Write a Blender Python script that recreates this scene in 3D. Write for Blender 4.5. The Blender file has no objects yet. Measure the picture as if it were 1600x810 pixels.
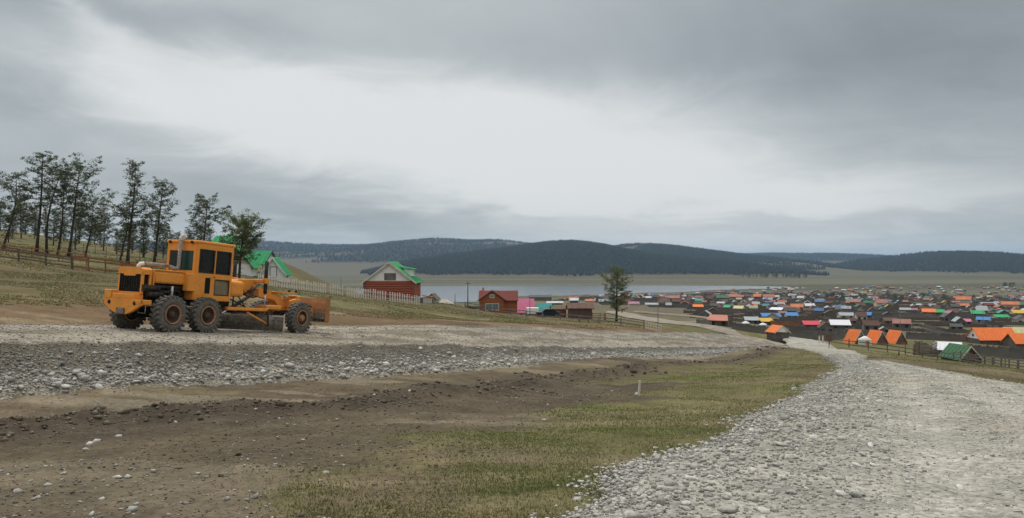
import bpy, bmesh, math, random
import numpy as np
from mathutils import Vector, Matrix
from mathutils.bvhtree import BVHTree

random.seed(7)
RNG = np.random.default_rng(11)
scene = bpy.context.scene
COL = scene.collection
R = math.radians

# ------------------------------------------------------------------ camera
cam_d = bpy.data.cameras.new('camera')
cam_d.sensor_width = 36.0
cam_d.lens = 28.125
cam_d.clip_start = 0.1
cam_d.clip_end = 60000
cam = bpy.data.objects.new('camera', cam_d)
COL.objects.link(cam)
cam.location = (0, 0, 0)
cam.rotation_euler = (R(90 + 0.321), 0, 0)
scene.camera = cam

# ------------------------------------------------------------------ world (overcast sky)
SUN_EL, SUN_AZ = 60.0, -18.0          # azimuth from +Y towards +X
world = bpy.data.worlds.new('World')
scene.world = world
world.use_nodes = True
wt = world.node_tree
for n in list(wt.nodes):
    wt.nodes.remove(n)


class NT:
    """small node-tree helper"""
    def __init__(s, t):
        s.t = t

    def new(s, typ, **kw):
        n = s.t.nodes.new(typ)
        for k, v in kw.items():
            setattr(n, k, v)
        return n

    def put(s, sock, v):
        if isinstance(v, (int, float)):
            sock.default_value = v
        elif isinstance(v, (tuple, list)):
            sock.default_value = v
        else:
            s.t.links.new(v, sock)

    def m(s, op, a, b=None, c=None):
        n = s.new('ShaderNodeMath', operation=op)
        s.put(n.inputs[0], a)
        if b is not None:
            s.put(n.inputs[1], b)
        if c is not None:
            s.put(n.inputs[2], c)
        return n.outputs[0]

    def noise(s, vec, scale, detail=4.0, rough=0.55, dist=0.0):
        n = s.new('ShaderNodeTexNoise')
        if vec is not None:
            s.put(n.inputs['Vector'], vec)
        n.inputs['Scale'].default_value = scale
        n.inputs['Detail'].default_value = detail
        n.inputs['Roughness'].default_value = rough
        n.inputs['Distortion'].default_value = dist
        return n.outputs['Fac']

    def mix(s, fac, a, b, mode='MIX'):
        n = s.new('ShaderNodeMix', data_type='RGBA', blend_type=mode)
        s.put(n.inputs[0], fac)
        s.put(n.inputs[6], a)
        s.put(n.inputs[7], b)
        return n.outputs[2]

    def ramp(s, fac, stops):
        n = s.new('ShaderNodeValToRGB')
        el = n.color_ramp.elements
        while len(el) < len(stops):
            el.new(0.5)
        for e, (p, c) in zip(el, stops):
            e.position = p
            e.color = c if len(c) == 4 else (*c, 1)
        s.put(n.inputs[0], fac)
        return n.outputs[0]


w = NT(wt)
tc = w.new('ShaderNodeTexCoord')
sep = w.new('ShaderNodeSeparateXYZ')
w.put(sep.inputs[0], tc.outputs['Generated'])
dx, dy, dz = sep.outputs
az = w.m('ARCTAN2', dx, dy)                       # radians from the view axis
el = w.m('ARCSINE', dz)
elc = w.m('MAXIMUM', el, 0.0)
# cloud-base plane coordinates, so that clouds foreshorten towards the horizon
den = w.m('ADD', w.m('MAXIMUM', dz, 0.0), 0.16)
cxy = w.new('ShaderNodeCombineXYZ')
w.put(cxy.inputs[0], w.m('DIVIDE', dx, den))
w.put(cxy.inputs[1], w.m('DIVIDE', dy, den))
pv = cxy.outputs[0]
n_big = w.noise(pv, 0.8, 5, 0.55, 0.6)
n_mid = w.noise(pv, 2.3, 6, 0.6, 0.8)
n_fin = w.noise(pv, 6.5, 5, 0.62, 0.4)
wa = w.m('MULTIPLY', w.m('SUBTRACT', n_mid, 0.5), 0.13)
wb = w.m('MULTIPLY', w.m('SUBTRACT', w.noise(pv, 1.9, 5, 0.6, 0.7), 0.5), 0.085)
azw = w.m('ADD', az, wa)
elw = w.m('ADD', el, wb)


def blob(px, py, sx, sy, amp, tilt=0.0):
    """a cloud bank in sky-angle space"""
    a0, e0 = math.atan((px - 800) / 1250), math.atan((412 - py) / 1250)
    sx, sy, t = sx / 1250, sy / 1250, R(tilt)
    u = w.m('SUBTRACT', azw, a0)
    v = w.m('SUBTRACT', elw, e0)
    c, s = math.cos(t), math.sin(t)
    p = w.m('DIVIDE', w.m('ADD', w.m('MULTIPLY', u, c), w.m('MULTIPLY', v, s)), sx)
    q = w.m('DIVIDE', w.m('ADD', w.m('MULTIPLY', u, -s), w.m('MULTIPLY', v, c)), sy)
    r = w.m('ADD', w.m('MULTIPLY', p, p), w.m('MULTIPLY', q, q))
    return w.m('MULTIPLY', w.m('EXPONENT', w.m('MULTIPLY', r, -0.5)), amp)


L = w.m('ADD', 0.365, w.m('MULTIPLY', w.m('SUBTRACT', n_big, 0.5), 0.15))
L = w.m('ADD', L, w.m('MULTIPLY', w.m('SUBTRACT', n_mid, 0.5), 0.075))
L = w.m('ADD', L, w.m('MULTIPLY', w.m('SUBTRACT', n_fin, 0.5), 0.028))
for b in [(470, 178, 400, 56, 0.235, -7), (900, 240, 360, 84, 0.235, -6), (760, 170, 240, 40, 0.05, -4), (150, 225, 200, 40, 0.06, 0), (1050, 310, 260, 40, 0.12, 0),
          (1390, 120, 340, 135, -0.155, 0), (1330, 250, 210, 38, -0.05, 0),
          (420, 300, 260, 42, -0.12, -14), (120, 215, 150, 30, -0.04, -6), (60, 300, 180, 30, -0.03, 0),
          (20, 100, 75, 80, -0.13, 0), (330, 75, 190, 30, -0.115, -8), (250, 20, 120, 14, 0.05, -8), (700, 90, 260, 30, -0.06, -5),
          (130, 68, 60, 16, 0.15, -30), (215, 150, 60, 14, 0.06, -30), (30, 180, 110, 26, -0.05, 0), (1250, 352, 260, 16, -0.07, 0), (1250, 316, 300, 14, 0.06, 0),
          (600, 350, 230, 22, -0.05, 0), (1180, 384, 260, 10, 0.04, 0), (700, 385, 600, 20, 0.07, 0), (230, 130, 90, 18, -0.05, -20), (620, 130, 160, 14, -0.05, -6)]:
    L = w.m('ADD', L, blob(*b))
L = w.m('SMOOTH_MIN', w.m('MAXIMUM', L, 0.165), 0.575, 0.12)
# an overcast sky is brighter overhead than low down
L = w.m('ADD', L, w.m('MULTIPLY', w.m('SMOOTH_MAX', w.m('SUBTRACT', dz, 0.35), 0.0, 0.2), 1.15))
ccol = w.ramp(L, [(0.0, (0.86, 0.97, 1.02)), (0.30, (0.915, 1.0, 1.02)), (0.45, (0.965, 1.0, 1.005)), (0.62, (1.0, 1.0, 0.995))])
vm = w.new('ShaderNodeVectorMath', operation='SCALE')
w.put(vm.inputs[0], ccol)
w.put(vm.inputs['Scale'], L)
sky = w.new('ShaderNodeTexSky')
sky.sky_type = 'NISHITA'
sky.sun_disc = False
sky.sun_elevation = R(SUN_EL)
sky.sun_rotation = R(SUN_AZ)
sky.air_density = 1.0
sky.dust_density = 2.0
skys = w.new('ShaderNodeVectorMath', operation='SCALE')
w.put(skys.inputs[0], sky.outputs[0])
skys.inputs['Scale'].default_value = 0.10
bgmix = w.mix(0.94, skys.outputs[0], vm.outputs[0])
bg = w.new('ShaderNodeBackground')
w.put(bg.inputs['Color'], bgmix)
bg.inputs['Strength'].default_value = 1.0
wo = w.new('ShaderNodeOutputWorld')
wt.links.new(bg.outputs[0], wo.inputs['Surface'])

# ------------------------------------------------------------------ sun, exposure, render
sun_d = bpy.data.lights.new('sun', 'SUN')
sun_d.energy = 1.5
sun_d.angle = R(22)
sun_d.color = (1.0, 0.965, 0.91)
sun = bpy.data.objects.new('sun', sun_d)
COL.objects.link(sun)
sdir = Vector((math.sin(R(SUN_AZ)) * math.cos(R(SUN_EL)), math.cos(R(SUN_AZ)) * math.cos(R(SUN_EL)), math.sin(R(SUN_EL))))
sun.rotation_euler = (-sdir).to_track_quat('-Z', 'Y').to_euler()
sun.location = (0, 0, 60)
vs = scene.view_settings
vs.view_transform = 'Standard'
vs.look = 'None'
vs.exposure = 0.42
vs.gamma = 1.0
vs.use_curve_mapping = False
scene.render.engine = 'CYCLES'
cy = scene.cycles
cy.use_denoising = True
cy.max_bounces = 5
cy.diffuse_bounces = 3
cy.glossy_bounces = 2
cy.transmission_bounces = 2
cy.transparent_max_bounces = 4
cy.volume_bounces = 0
cy.use_adaptive_sampling = True
cy.adaptive_threshold = 0.015

# ------------------------------------------------------------------ helpers: names, tags
F0, HY = 1250.0, 412.0


def P(px, py, d):
    """a picture direction followed to depth d"""
    return ((px - 800) / F0 * d, d, (HY - py) / F0 * d)


def tag(o, label, cat, group=None):
    o['label'] = label
    o['category'] = cat
    if group:
        o['group'] = group
    return o


def kind(o, k):
    o['kind'] = k
    return o


def empty(name, loc, rz=0.0, parent=None):
    o = bpy.data.objects.new(name, None)
    o.empty_display_size = 0.3
    COL.objects.link(o)
    o.location = loc
    o.rotation_euler = (0, 0, rz)
    o.parent = parent
    return o


def link(name, me, parent=None, loc=None, rot=None, scale=None):
    o = bpy.data.objects.new(name, me)
    COL.objects.link(o)
    o.parent = parent
    if loc is not None:
        o.location = loc
    if rot is not None:
        o.rotation_euler = rot
    if scale is not None:
        o.scale = scale
    return o


# ------------------------------------------------------------------ helpers: shapes
class MB:
    """collects shapes into one mesh"""
    def __init__(s):
        s.v, s.f, s.sm = [], [], []

    def add(s, vs, fs, smooth=False):
        o = len(s.v)
        s.v += [tuple(p) for p in vs]
        s.f += [tuple(i + o for i in f) for f in fs]
        s.sm += [smooth] * len(fs)
        return s

    def box(s, lo, hi, rot=None, at=(0, 0, 0)):
        x0, y0, z0 = lo
        x1, y1, z1 = hi
        vs = [(x0, y0, z0), (x1, y0, z0), (x1, y1, z0), (x0, y1, z0), (x0, y0, z1), (x1, y0, z1), (x1, y1, z1), (x0, y1, z1)]
        if rot is not None:
            vs = [tuple(rot @ Vector(p) + Vector(at)) for p in vs]
        elif at != (0, 0, 0):
            vs = [tuple(Vector(p) + Vector(at)) for p in vs]
        return s.add(vs, [(0, 3, 2, 1), (4, 5, 6, 7), (0, 1, 5, 4), (1, 2, 6, 5), (2, 3, 7, 6), (3, 0, 4, 7)])

    def bbox(s, lo, hi, b=0.03, seg=2):
        bm = bmesh.new()
        bmesh.ops.create_cube(bm, size=1)
        c = [(a + d) / 2 for a, d in zip(lo, hi)]
        e = [(d - a) for a, d in zip(lo, hi)]
        for vv in bm.verts:
            vv.co = Vector((vv.co.x * e[0] + c[0], vv.co.y * e[1] + c[1], vv.co.z * e[2] + c[2]))
        bmesh.ops.bevel(bm, geom=list(bm.edges), offset=min(b, min(e) * 0.45), segments=seg, affect='EDGES', profile=0.5)
        bm.verts.index_update()
        s.add([tuple(vv.co) for vv in bm.verts], [tuple(q.index for q in f.verts) for f in bm.faces])
        bm.free()
        return s

    def tube(s, pts, rad, n=8, cap=True, smooth=True):
        pts = [Vector(p) for p in pts]
        rad = rad if isinstance(rad, (list, tuple)) else [rad] * len(pts)
        vs, fs = [], []
        prev = None
        for i, p in enumerate(pts):
            t = (pts[min(i + 1, len(pts) - 1)] - pts[max(i - 1, 0)])
            t = t.normalized() if t.length > 1e-9 else Vector((0, 0, 1))
            a = Vector((0, 0, 1)) if abs(t.z) < 0.9 else Vector((1, 0, 0))
            if prev is not None:
                a = prev
            b1 = t.cross(a)
            b1 = b1.normalized() if b1.length > 1e-6 else t.orthogonal().normalized()
            b2 = b1.cross(t).normalized()
            prev = b2
            for k in range(n):
                g = 2 * math.pi * k / n
                vs.append(tuple(p + (b1 * math.cos(g) + b2 * math.sin(g)) * rad[i]))
        for i in range(len(pts) - 1):
            for k in range(n):
                fs.append((i * n + k, i * n + (k + 1) % n, (i + 1) * n + (k + 1) % n, (i + 1) * n + k))
        o = len(s.v)
        s.add(vs, fs, smooth)
        if cap:
            s.add([], [])
            s.f.append(tuple(o + k for k in range(n))[::-1])
            s.sm.append(False)
            s.f.append(tuple(o + (len(pts) - 1) * n + k for k in range(n)))
            s.sm.append(False)
        return s

    def prism(s, poly, d0, d1, axis='x'):
        """a 2D outline swept along an axis; poly is (y,z) for x, (x,z) for y, (x,y) for z"""
        n = len(poly)

        def mk(a, b, d):
            return {'x': (d, a, b), 'y': (a, d, b), 'z': (a, b, d)}[axis]
        vs = [mk(a, b, d0) for a, b in poly] + [mk(a, b, d1) for a, b in poly]
        fs = [tuple(range(n))[::-1], tuple(range(n, 2 * n))] + [(i, (i + 1) % n, n + (i + 1) % n, n + i) for i in range(n)]
        return s.add(vs, fs)

    def lathe(s, prof, n=28, axis='x', smooth=True, c=(0, 0, 0)):
        """profile of (along, radius) turned about an axis"""
        vs, fs = [], []
        for a, r in prof:
            for k in range(n):
                g = 2 * math.pi * k / n
                q = {'x': (a, r * math.cos(g), r * math.sin(g)), 'y': (r * math.cos(g), a, r * math.sin(g)),
                     'z': (r * math.cos(g), r * math.sin(g), a)}[axis]
                vs.append((q[0] + c[0], q[1] + c[1], q[2] + c[2]))
        for i in range(len(prof) - 1):
            for k in range(n):
                fs.append((i * n + k, i * n + (k + 1) % n, (i + 1) * n + (k + 1) % n, (i + 1) * n + k))
        return s.add(vs, fs, smooth)

    def mesh(s, name, m=None):
        me = bpy.data.meshes.new(name)
        me.from_pydata(s.v, [], s.f)
        if any(s.sm):
            me.polygons.foreach_set('use_smooth', s.sm)
        if m is not None:
            me.materials.append(m)
        bm = bmesh.new()
        bm.from_mesh(me)
        bmesh.ops.recalc_face_normals(bm, faces=bm.faces)
        bm.to_mesh(me)
        bm.free()
        me.update()
        return me

    def build(s, name, m, parent=None, **kw):
        return link(name, s.mesh(name, m), parent, **kw)


def np_mesh(name, verts, faces, m=None, smooth=False, attrs=None, cattr=None):
    """fast mesh from numpy arrays; faces is (n,3) or (n,4)"""
    me = bpy.data.meshes.new(name)
    nv, (nf, k) = len(verts), faces.shape
    me.vertices.add(nv)
    me.vertices.foreach_set('co', np.ascontiguousarray(verts, dtype=np.float32).ravel())
    me.loops.add(nf * k)
    me.loops.foreach_set('vertex_index', np.ascontiguousarray(faces, dtype=np.int32).ravel())
    me.polygons.add(nf)
    me.polygons.foreach_set('loop_start', np.arange(0, nf * k, k, dtype=np.int32))
    if smooth:
        me.polygons.foreach_set('use_smooth', np.ones(nf, dtype=bool))
    for an, av in (attrs or {}).items():
        a = me.attributes.new(an, 'FLOAT', 'POINT')
        a.data.foreach_set('value', np.ascontiguousarray(av, dtype=np.float32))
    for an, av in (cattr or {}).items():
        a = me.attributes.new(an, 'FLOAT_COLOR', 'POINT')
        a.data.foreach_set('color', np.ascontiguousarray(av, dtype=np.float32).ravel())
    me.update(calc_edges=True)
    if m is not None:
        me.materials.append(m)
    return me


def grid_faces(nr, nc):
    i = np.arange(nr - 1)[:, None] * nc + np.arange(nc - 1)[None, :]
    return np.stack([i, i + 1, i + nc + 1, i + nc], -1).reshape(-1, 4)


def vnoise(x, y, seed=0):
    xi, yi = np.floor(x).astype(np.int64), np.floor(y).astype(np.int64)
    fx, fy = x - xi, y - yi
    fx, fy = fx * fx * (3 - 2 * fx), fy * fy * (3 - 2 * fy)

    def h(a, b):
        n = (a * 374761393 + b * 668265263 + seed * 974634777) & 0xFFFFFFFF
        n = ((n ^ (n >> 13)) * 1274126177) & 0xFFFFFFFF
        return ((n ^ (n >> 16)) & 0xFFFF) / 65535.0
    return (h(xi, yi) * (1 - fx) + h(xi + 1, yi) * fx) * (1 - fy) + (h(xi, yi + 1) * (1 - fx) + h(xi + 1, yi + 1) * fx) * fy


def fbm(x, y, scale, octv=4, seed=0):
    x, y = np.asarray(x, float) / scale, np.asarray(y, float) / scale
    s, a, t = 0.0, 1.0, 0.0
    for o in range(octv):
        s = s + a * vnoise(x * 2 ** o + 17.3 * o, y * 2 ** o - 9.1 * o, seed + o)
        t += a
        a *= 0.5
    return s / t


def sstep(e0, e1, x):
    t = np.clip((np.asarray(x, float) - e0) / (e1 - e0), 0, 1)
    return t * t * (3 - 2 * t)


# ------------------------------------------------------------------ materials
MATS = {}


def mat(name, col, rough=0.85, var=0.25, scale=3.0, bump=0.0, bscale=20.0, metal=0.0, dirt=None, dirt_amt=0.0, spec=0.12, coords='Object', stretch=None):
    """a procedural surface: base colour, tonal variation, optional dirt and fine relief"""
    if name in MATS:
        return MATS[name]
    m = bpy.data.materials.new(name)
    m.use_nodes = True
    t = NT(m.node_tree)
    bs = m.node_tree.nodes['Principled BSDF']
    tcn = t.new('ShaderNodeTexCoord')
    vec = tcn.outputs[coords]
    if stretch:
        mp = t.new('ShaderNodeMapping')
        t.put(mp.inputs['Vector'], vec)
        mp.inputs['Scale'].default_value = stretch
        vec = mp.outputs[0]
    n1 = t.noise(vec, scale, 5, 0.6)
    lo = tuple(c * (1 - var) for c in col)
    hi = tuple(min(1, c * (1 + var)) for c in col)
    c = t.ramp(n1, [(0.3, lo), (0.7, hi)])
    if dirt is not None:
        n2 = t.noise(vec, scale * 2.7, 6, 0.68, 0.5)
        f = t.ramp(n2, [(0.62 - dirt_amt * 0.35, (0, 0, 0)), (0.78 - dirt_amt * 0.2, (1, 1, 1))])
        c = t.mix(f, c, (*dirt, 1))
    t.put(bs.inputs['Base Color'], c)
    bs.inputs['Roughness'].default_value = rough
    bs.inputs['Metallic'].default_value = metal
    bs.inputs['Specular IOR Level'].default_value = spec
    if bump > 0:
        bn = t.new('ShaderNodeBump')
        bn.inputs['Strength'].default_value = bump
        bn.inputs['Distance'].default_value = 0.02
        t.put(bn.inputs['Height'], t.noise(vec, bscale, 5, 0.65))
        t.put(bs.inputs['Normal'], bn.outputs[0])
    MATS[name] = m
    return m


def attr_mat(name, stops, rough=0.95, attr='rnd', bump=0.0, bscale=30.0, trans=0.0):
    """colour picked per piece through a vertex attribute"""
    m = bpy.data.materials.new(name)
    m.use_nodes = True
    t = NT(m.node_tree)
    bs = m.node_tree.nodes['Principled BSDF']
    a = t.new('ShaderNodeAttribute')
    a.attribute_name = attr
    c = t.ramp(a.outputs['Fac'], stops)
    geo = t.new('ShaderNodeNewGeometry')
    n = t.noise(geo.outputs['Position'], bscale, 4, 0.6)
    c2 = t.mix(0.55, c, t.ramp(n, [(0.3, (0.45, 0.45, 0.45)), (0.7, (1, 1, 1))]), 'MULTIPLY')
    t.put(bs.inputs['Base Color'], c2)
    bs.inputs['Roughness'].default_value = rough
    bs.inputs['Specular IOR Level'].default_value = 0.15
    if trans:
        tr = t.new('ShaderNodeBsdfTranslucent')
        t.put(tr.inputs['Color'], c2)
        mx = t.new('ShaderNodeMixShader')
        mx.inputs[0].default_value = trans
        t.put(mx.inputs[1], bs.outputs[0])
        t.put(mx.inputs[2], tr.outputs[0])
        out = m.node_tree.nodes['Material Output']
        t.put(out.inputs['Surface'], mx.outputs[0])
    if bump:
        bn = t.new('ShaderNodeBump')
        bn.inputs['Strength'].default_value = bump
        bn.inputs['Distance'].default_value = 0.02
        t.put(bn.inputs['Height'], n)
        t.put(bs.inputs['Normal'], bn.outputs[0])
    return m


def ground_mat(name, gravel=False):
    """soil: colour by zone (vertex colours hold what the soil is), with grain, specks and relief"""
    m = bpy.data.materials.new(name)
    m.use_nodes = True
    t = NT(m.node_tree)
    bs = m.node_tree.nodes['Principled BSDF']
    a = t.new('ShaderNodeVertexColor')
    a.layer_name = 'zone'
    geo = t.new('ShaderNodeNewGeometry')
    pos = geo.outputs['Position']
    n1 = t.noise(pos, 1.1, 6, 0.62, 0.3)
    n2 = t.noise(pos, 9.0, 5, 0.7)
    n3 = t.noise(pos, 0.09, 5, 0.6, 0.4)
    c = t.mix(0.75, a.outputs['Color'], t.ramp(n1, [(0.28, (0.5, 0.5, 0.5)), (0.72, (1.25, 1.23, 1.2))]), 'MULTIPLY')
    c = t.mix(0.75, c, t.ramp(n2, [(0.3, (0.5, 0.5, 0.5)), (0.7, (1.35, 1.35, 1.35))]), 'MULTIPLY')
    c = t.mix(0.5, c, t.ramp(n3, [(0.3, (0.65, 0.65, 0.65)), (0.7, (1.25, 1.22, 1.18))]), 'MULTIPLY')
    h = t.m('ADD', t.m('MULTIPLY', n1, 0.6), t.m('MULTIPLY', n2, 0.25))
    if gravel:
        vo = t.new('ShaderNodeTexVoronoi')
        t.put(vo.inputs['Vector'], pos)
        vo.inputs['Scale'].default_value = 17.0
        sp = t.ramp(vo.outputs['Color'], [(0.0, (0.62, 0.62, 0.61)), (1.0, (1.22, 1.22, 1.2))])
        c = t.mix(0.8, c, sp, 'MULTIPLY')
        ed = t.ramp(vo.outputs['Distance'], [(0.0, (1, 1, 1)), (0.7, (0, 0, 0))])
        h = t.m('ADD', h, t.m('MULTIPLY', ed, 0.5))
    t.put(bs.inputs['Base Color'], c)
    bs.inputs['Roughness'].default_value = 0.97
    bs.inputs['Specular IOR Level'].default_value = 0.08
    bn = t.new('ShaderNodeBump')
    bn.inputs['Strength'].default_value = 0.8
    bn.inputs['Distance'].default_value = 0.09
    t.put(bn.inputs['Height'], h)
    t.put(bs.inputs['Normal'], bn.outputs[0])
    return m


# ================================================================== TERRAIN
# control points: where the ground is seen in the picture, at the depth that sizes of things there imply
CP = []
for X in (-12, -6, 0, 6, 12):
    for Y in (-40, -15, 0, 5, 10, 15):
        CP.append((X, Y, -1.7 - 0.085 * Y))
CP += [(-11.9, 18.7, -2.95), (-8.2, 25.6, -3.69), (0, 42.1, -5.3), (10, 62.8, -7.33), (18.5, 85, -9.6)]
CP += [P(*q) for q in [
    (1600, 605, 25.5), (1500, 588, 33), (1400, 571, 46), (1365, 560, 66), (1330, 550, 90), (1300, 542, 130),
    (1310, 580, 36), (1303, 562, 68), (1280, 550, 95), (1235, 541, 133), (1800, 640, 26), (1600, 595, 40), (1600, 587, 60), (1500, 576, 60), (1500, 568, 90), (1420, 562, 75), (1420, 557, 105), (1800, 625, 50),
    (0, 507, 30.2), (250, 507, 38), (500, 508, 47), (750, 508, 62), (900, 514, 80), (1000, 520, 98),
    (0, 450, 48), (0, 405, 76), (90, 415, 78), (170, 426, 80), (5, 384, 105), (110, 400, 104), (195, 411, 98),
    (0, 364, 150), (150, 384, 155), (250, 400, 150), (320, 430, 90), (330, 404, 150), (300, 402, 220), (400, 408, 250), (180, 392, 260),
    (430, 447, 105), (420, 402, 165), (470, 434, 155), (500, 461, 90), (560, 464, 110), (660, 478, 113),
    (620, 470, 122), (700, 477, 125), (750, 486, 148), (810, 492, 150), (870, 497, 145), (920, 500, 140),
    (965, 503, 138), (1035, 517, 118), (600, 490, 75), (750, 500, 92), (900, 510, 100),
    (620, 474, 170), (700, 482, 180), (700, 492, 250), (560, 470, 230), (800, 488, 300), (900, 482, 400), (650, 482, 420), (700, 482, 500),
    (800, 472, 620), (900, 466, 750), (1000, 459, 950), (500, 478, 400), (450, 470, 600),
    (1100, 513, 170), (1030, 505, 200), (1215, 531, 150), (1100, 500, 250), (1050, 492, 330), (1060, 478, 480), (1050, 466, 700),
    (1335, 538, 175), (1395, 537, 182), (1490, 562, 120), (1600, 580, 90), (1560, 540, 200), (1700, 595, 90), (1800, 560, 200),
    (1250, 506, 300), (1450, 506, 300), (1700, 508, 300), (1250, 488, 446), (1450, 488, 446), (1700, 490, 446),
    (1250, 475, 600), (1450, 475, 600), (1700, 475, 600), (1250, 462.5, 830), (1500, 462.5, 830), (1800, 462.5, 830),
    (1200, 457, 1000), (1600, 457, 1000)]]
CP += [(-60, 30, 1.0), (-60, 0, 3.0), (-150, 30, 8), (-150, 100, 12), (-300, 200, 13), (-200, 0, 15), (-260, 60, 18), (-330, 400, -4),
       (60, 0, -2.5), (100, 0, -6), (150, 50, -13), (300, 100, -22), (300, -100, -12), (-100, -150, 16), (100, -150, 6),
       (-400, 700, -25), (700, 200, -30), (-700, 100, 5), (-20, 6, -1.0), (-30, 12, -0.6)]
CP = np.array(CP, float)
WS = 25.0


def warp(X, Y):
    return np.stack([np.arcsinh(np.asarray(X, float) / WS), np.arcsinh(np.asarray(Y, float) / WS)], -1)


def _tk(r2):
    return 0.5 * r2 * np.log(r2 + 1e-9)


_u = warp(CP[:, 0], CP[:, 1])
_n = len(CP)
_K = _tk(((_u[:, None] - _u[None]) ** 2).sum(-1)) + np.eye(_n) * 3e-4
_Pm = np.c_[np.ones(_n), _u]
_A = np.block([[_K, _Pm], [_Pm.T, np.zeros((3, 3))]])
_cf = np.linalg.solve(_A, np.r_[CP[:, 2], np.zeros(3)])
PLAIN = -36.5


def ground0(X, Y):
    """natural lie of the land"""
    X, Y = np.broadcast_arrays(np.asarray(X, float), np.asarray(Y, float))
    sh = X.shape
    x, y = X.ravel(), Y.ravel()
    out = np.empty(len(x))
    for i in range(0, len(x), 40000):
        u = warp(np.clip(x[i:i + 40000], -900, 900), np.clip(y[i:i + 40000], -250, 1100))
        k = _tk(((u[:, None] - _u[None]) ** 2).sum(-1))
        out[i:i + 40000] = k @ _cf[:_n] + _cf[_n] + u @ _cf[_n + 1:]
    r = np.hypot(x, y)
    f = sstep(700, 1050, np.hypot(x * 0.9, y))
    out = np.maximum(out, PLAIN) * (1 - f) + PLAIN * f
    back = sstep(300, 2500, -y)                       # behind the camera the hillside goes on
    out = out + back * 60
    return out.reshape(sh)


def poly_interp(pts, n):
    """smooth resampling of a polyline (Catmull-Rom by chord length)"""
    p = np.array(pts, float)
    d = np.r_[0, np.cumsum(np.linalg.norm(np.diff(p[:, :2], axis=0), axis=1))]
    t = np.linspace(0, 1, n) ** 1.0 * d[-1]
    m = np.gradient(p, d, axis=0)
    i = np.clip(np.searchsorted(d, t, 'right') - 1, 0, len(p) - 2)
    h = (d[i + 1] - d[i])[:, None]
    s = ((t - d[i])[:, None]) / h
    return ((2 * s ** 3 - 3 * s ** 2 + 1) * p[i] + (s ** 3 - 2 * s ** 2 + s) * h * m[i] + (-2 * s ** 3 + 3 * s ** 2) * p[i + 1] + (s ** 3 - s ** 2) * h * m[i + 1])


# --- the old gravel road, by its two edges
OL = [(-14, -24), (-5, -4), (-2, 2.5), (0.4, 7.1), (2.8, 11.7), (5.6, 17), (9.6, 25), (14.6, 35), (21.5, 52), (27.8, 70), (36.0, 95), (46.5, 133), (56, 165)]
OR = [(-5, -26), (4, -4), (6.2, 1), (7.8, 4.0), (10.3, 10), (13.3, 18), (16.4, 25.5), (18.6, 32.5), (22.3, 46), (26.6, 60), (30.8, 70.0), (39.2, 92), (51.5, 129), (62, 160)]
# --- the new road: near shoulder, far shoulder, toe of its stony flank
NE = [(-26, -6, 0.7), (-20, 6, -0.55)] + [P(*q) for q in [(0, 533, 20.3), (330, 537, 26.5), (550, 538, 33), (745, 540, 43), (961, 543, 63.7), (1090, 543, 86), (1160, 542, 105), (1222, 540, 131), (1230, 539, 146)]]
NF = [(-37, 2, 1.0), (-29, 15, -0.9)] + [P(*q) for q in [(0, 507, 30.2), (250, 507, 38), (500, 508, 47), (750, 508, 62), (900, 514, 80), (1000, 518.5, 98), (1075, 519, 125), (1130, 522, 148), (1165, 524, 168)]]
NTOE = [(-24, -7, -0.6), (-18, 5, -1.9), (-11.9, 18.7, -2.95), (-8.2, 25.6, -3.69), (-4.2, 33.2, -4.5), (0, 42.1, -5.3), (10, 62.8, -7.33), (21.6, 85.2, -9.55), (31.6, 104.4, -11.45), (45.2, 130.5, -13.55), (50.5, 144, -14.9)]
NROW = 460
ne, nf, nt = poly_interp(NE, NROW), poly_interp(NF, NROW), poly_interp(NTOE, NROW)
NO = 420
ol, orr = poly_interp([(a, b, 0) for a, b in OL], NO), poly_interp([(a, b, 0) for a, b in OR], NO)


def inside_strip(X, Y, L_, R_, zL=None):
    """how far inside a strip (signed fraction of width) and the strip's height there, by nearest section"""
    X, Y = np.asarray(X, float), np.asarray(Y, float)
    out = np.full(X.shape, 9.0)
    zz = np.zeros(X.shape)
    wd = np.ones(X.shape)
    lo = np.minimum(L_.min(0), R_.min(0))[:2] - 25
    hi = np.maximum(L_.max(0), R_.max(0))[:2] + 25
    sel = (X > lo[0]) & (X < hi[0]) & (Y > lo[1]) & (Y < hi[1])
    x, y = X[sel], Y[sel]
    a, b = L_[::4], R_[::4]
    v = (b - a)[:, :2]
    wv = np.linalg.norm(v, axis=1)
    best = np.full(x.shape, 1e9)
    fr = np.zeros(x.shape)
    zb = np.zeros(x.shape)
    ww = np.ones(x.shape)
    for i in range(len(a)):
        rx, ry = x - a[i, 0], y - a[i, 1]
        s = (rx * v[i, 0] + ry * v[i, 1]) / wv[i] ** 2
        sc = np.clip(s, -1.5, 2.5)
        dd = np.hypot(rx - v[i, 0] * sc, ry - v[i, 1] * sc)
        k = dd < best
        best[k] = dd[k]
        fr[k] = s[k]
        zb[k] = a[i, 2] + (b[i, 2] - a[i, 2]) * np.clip(s[k], 0, 1)
        ww[k] = wv[i]
    f = np.abs(fr - 0.5) - 0.5                         # <0 inside, in widths
    f = np.where(best > 4.0, 9.0, f)
    out[sel] = f * ww
    zz[sel] = zb
    wd[sel] = ww
    return out, zz


# berm and grass limits, as X over Y
BY, BX = [-10, 4, 10, 14.3, 17.4, 19.9, 24.5, 29.6, 42.7, 90, 110], [-30, -19, -13, -8.2, -5.0, -3.3, -1.8, 0.9, 7.0, 29.2, 38]
GY, GX = [-10, 2, 5, 7.3, 10.5, 15, 23, 29.5, 41, 71, 105], [-9, -5, -3.2, -2.2, -1.35, -0.5, 1.9, 4.7, 9.9, 22.9, 37.5]


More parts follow.
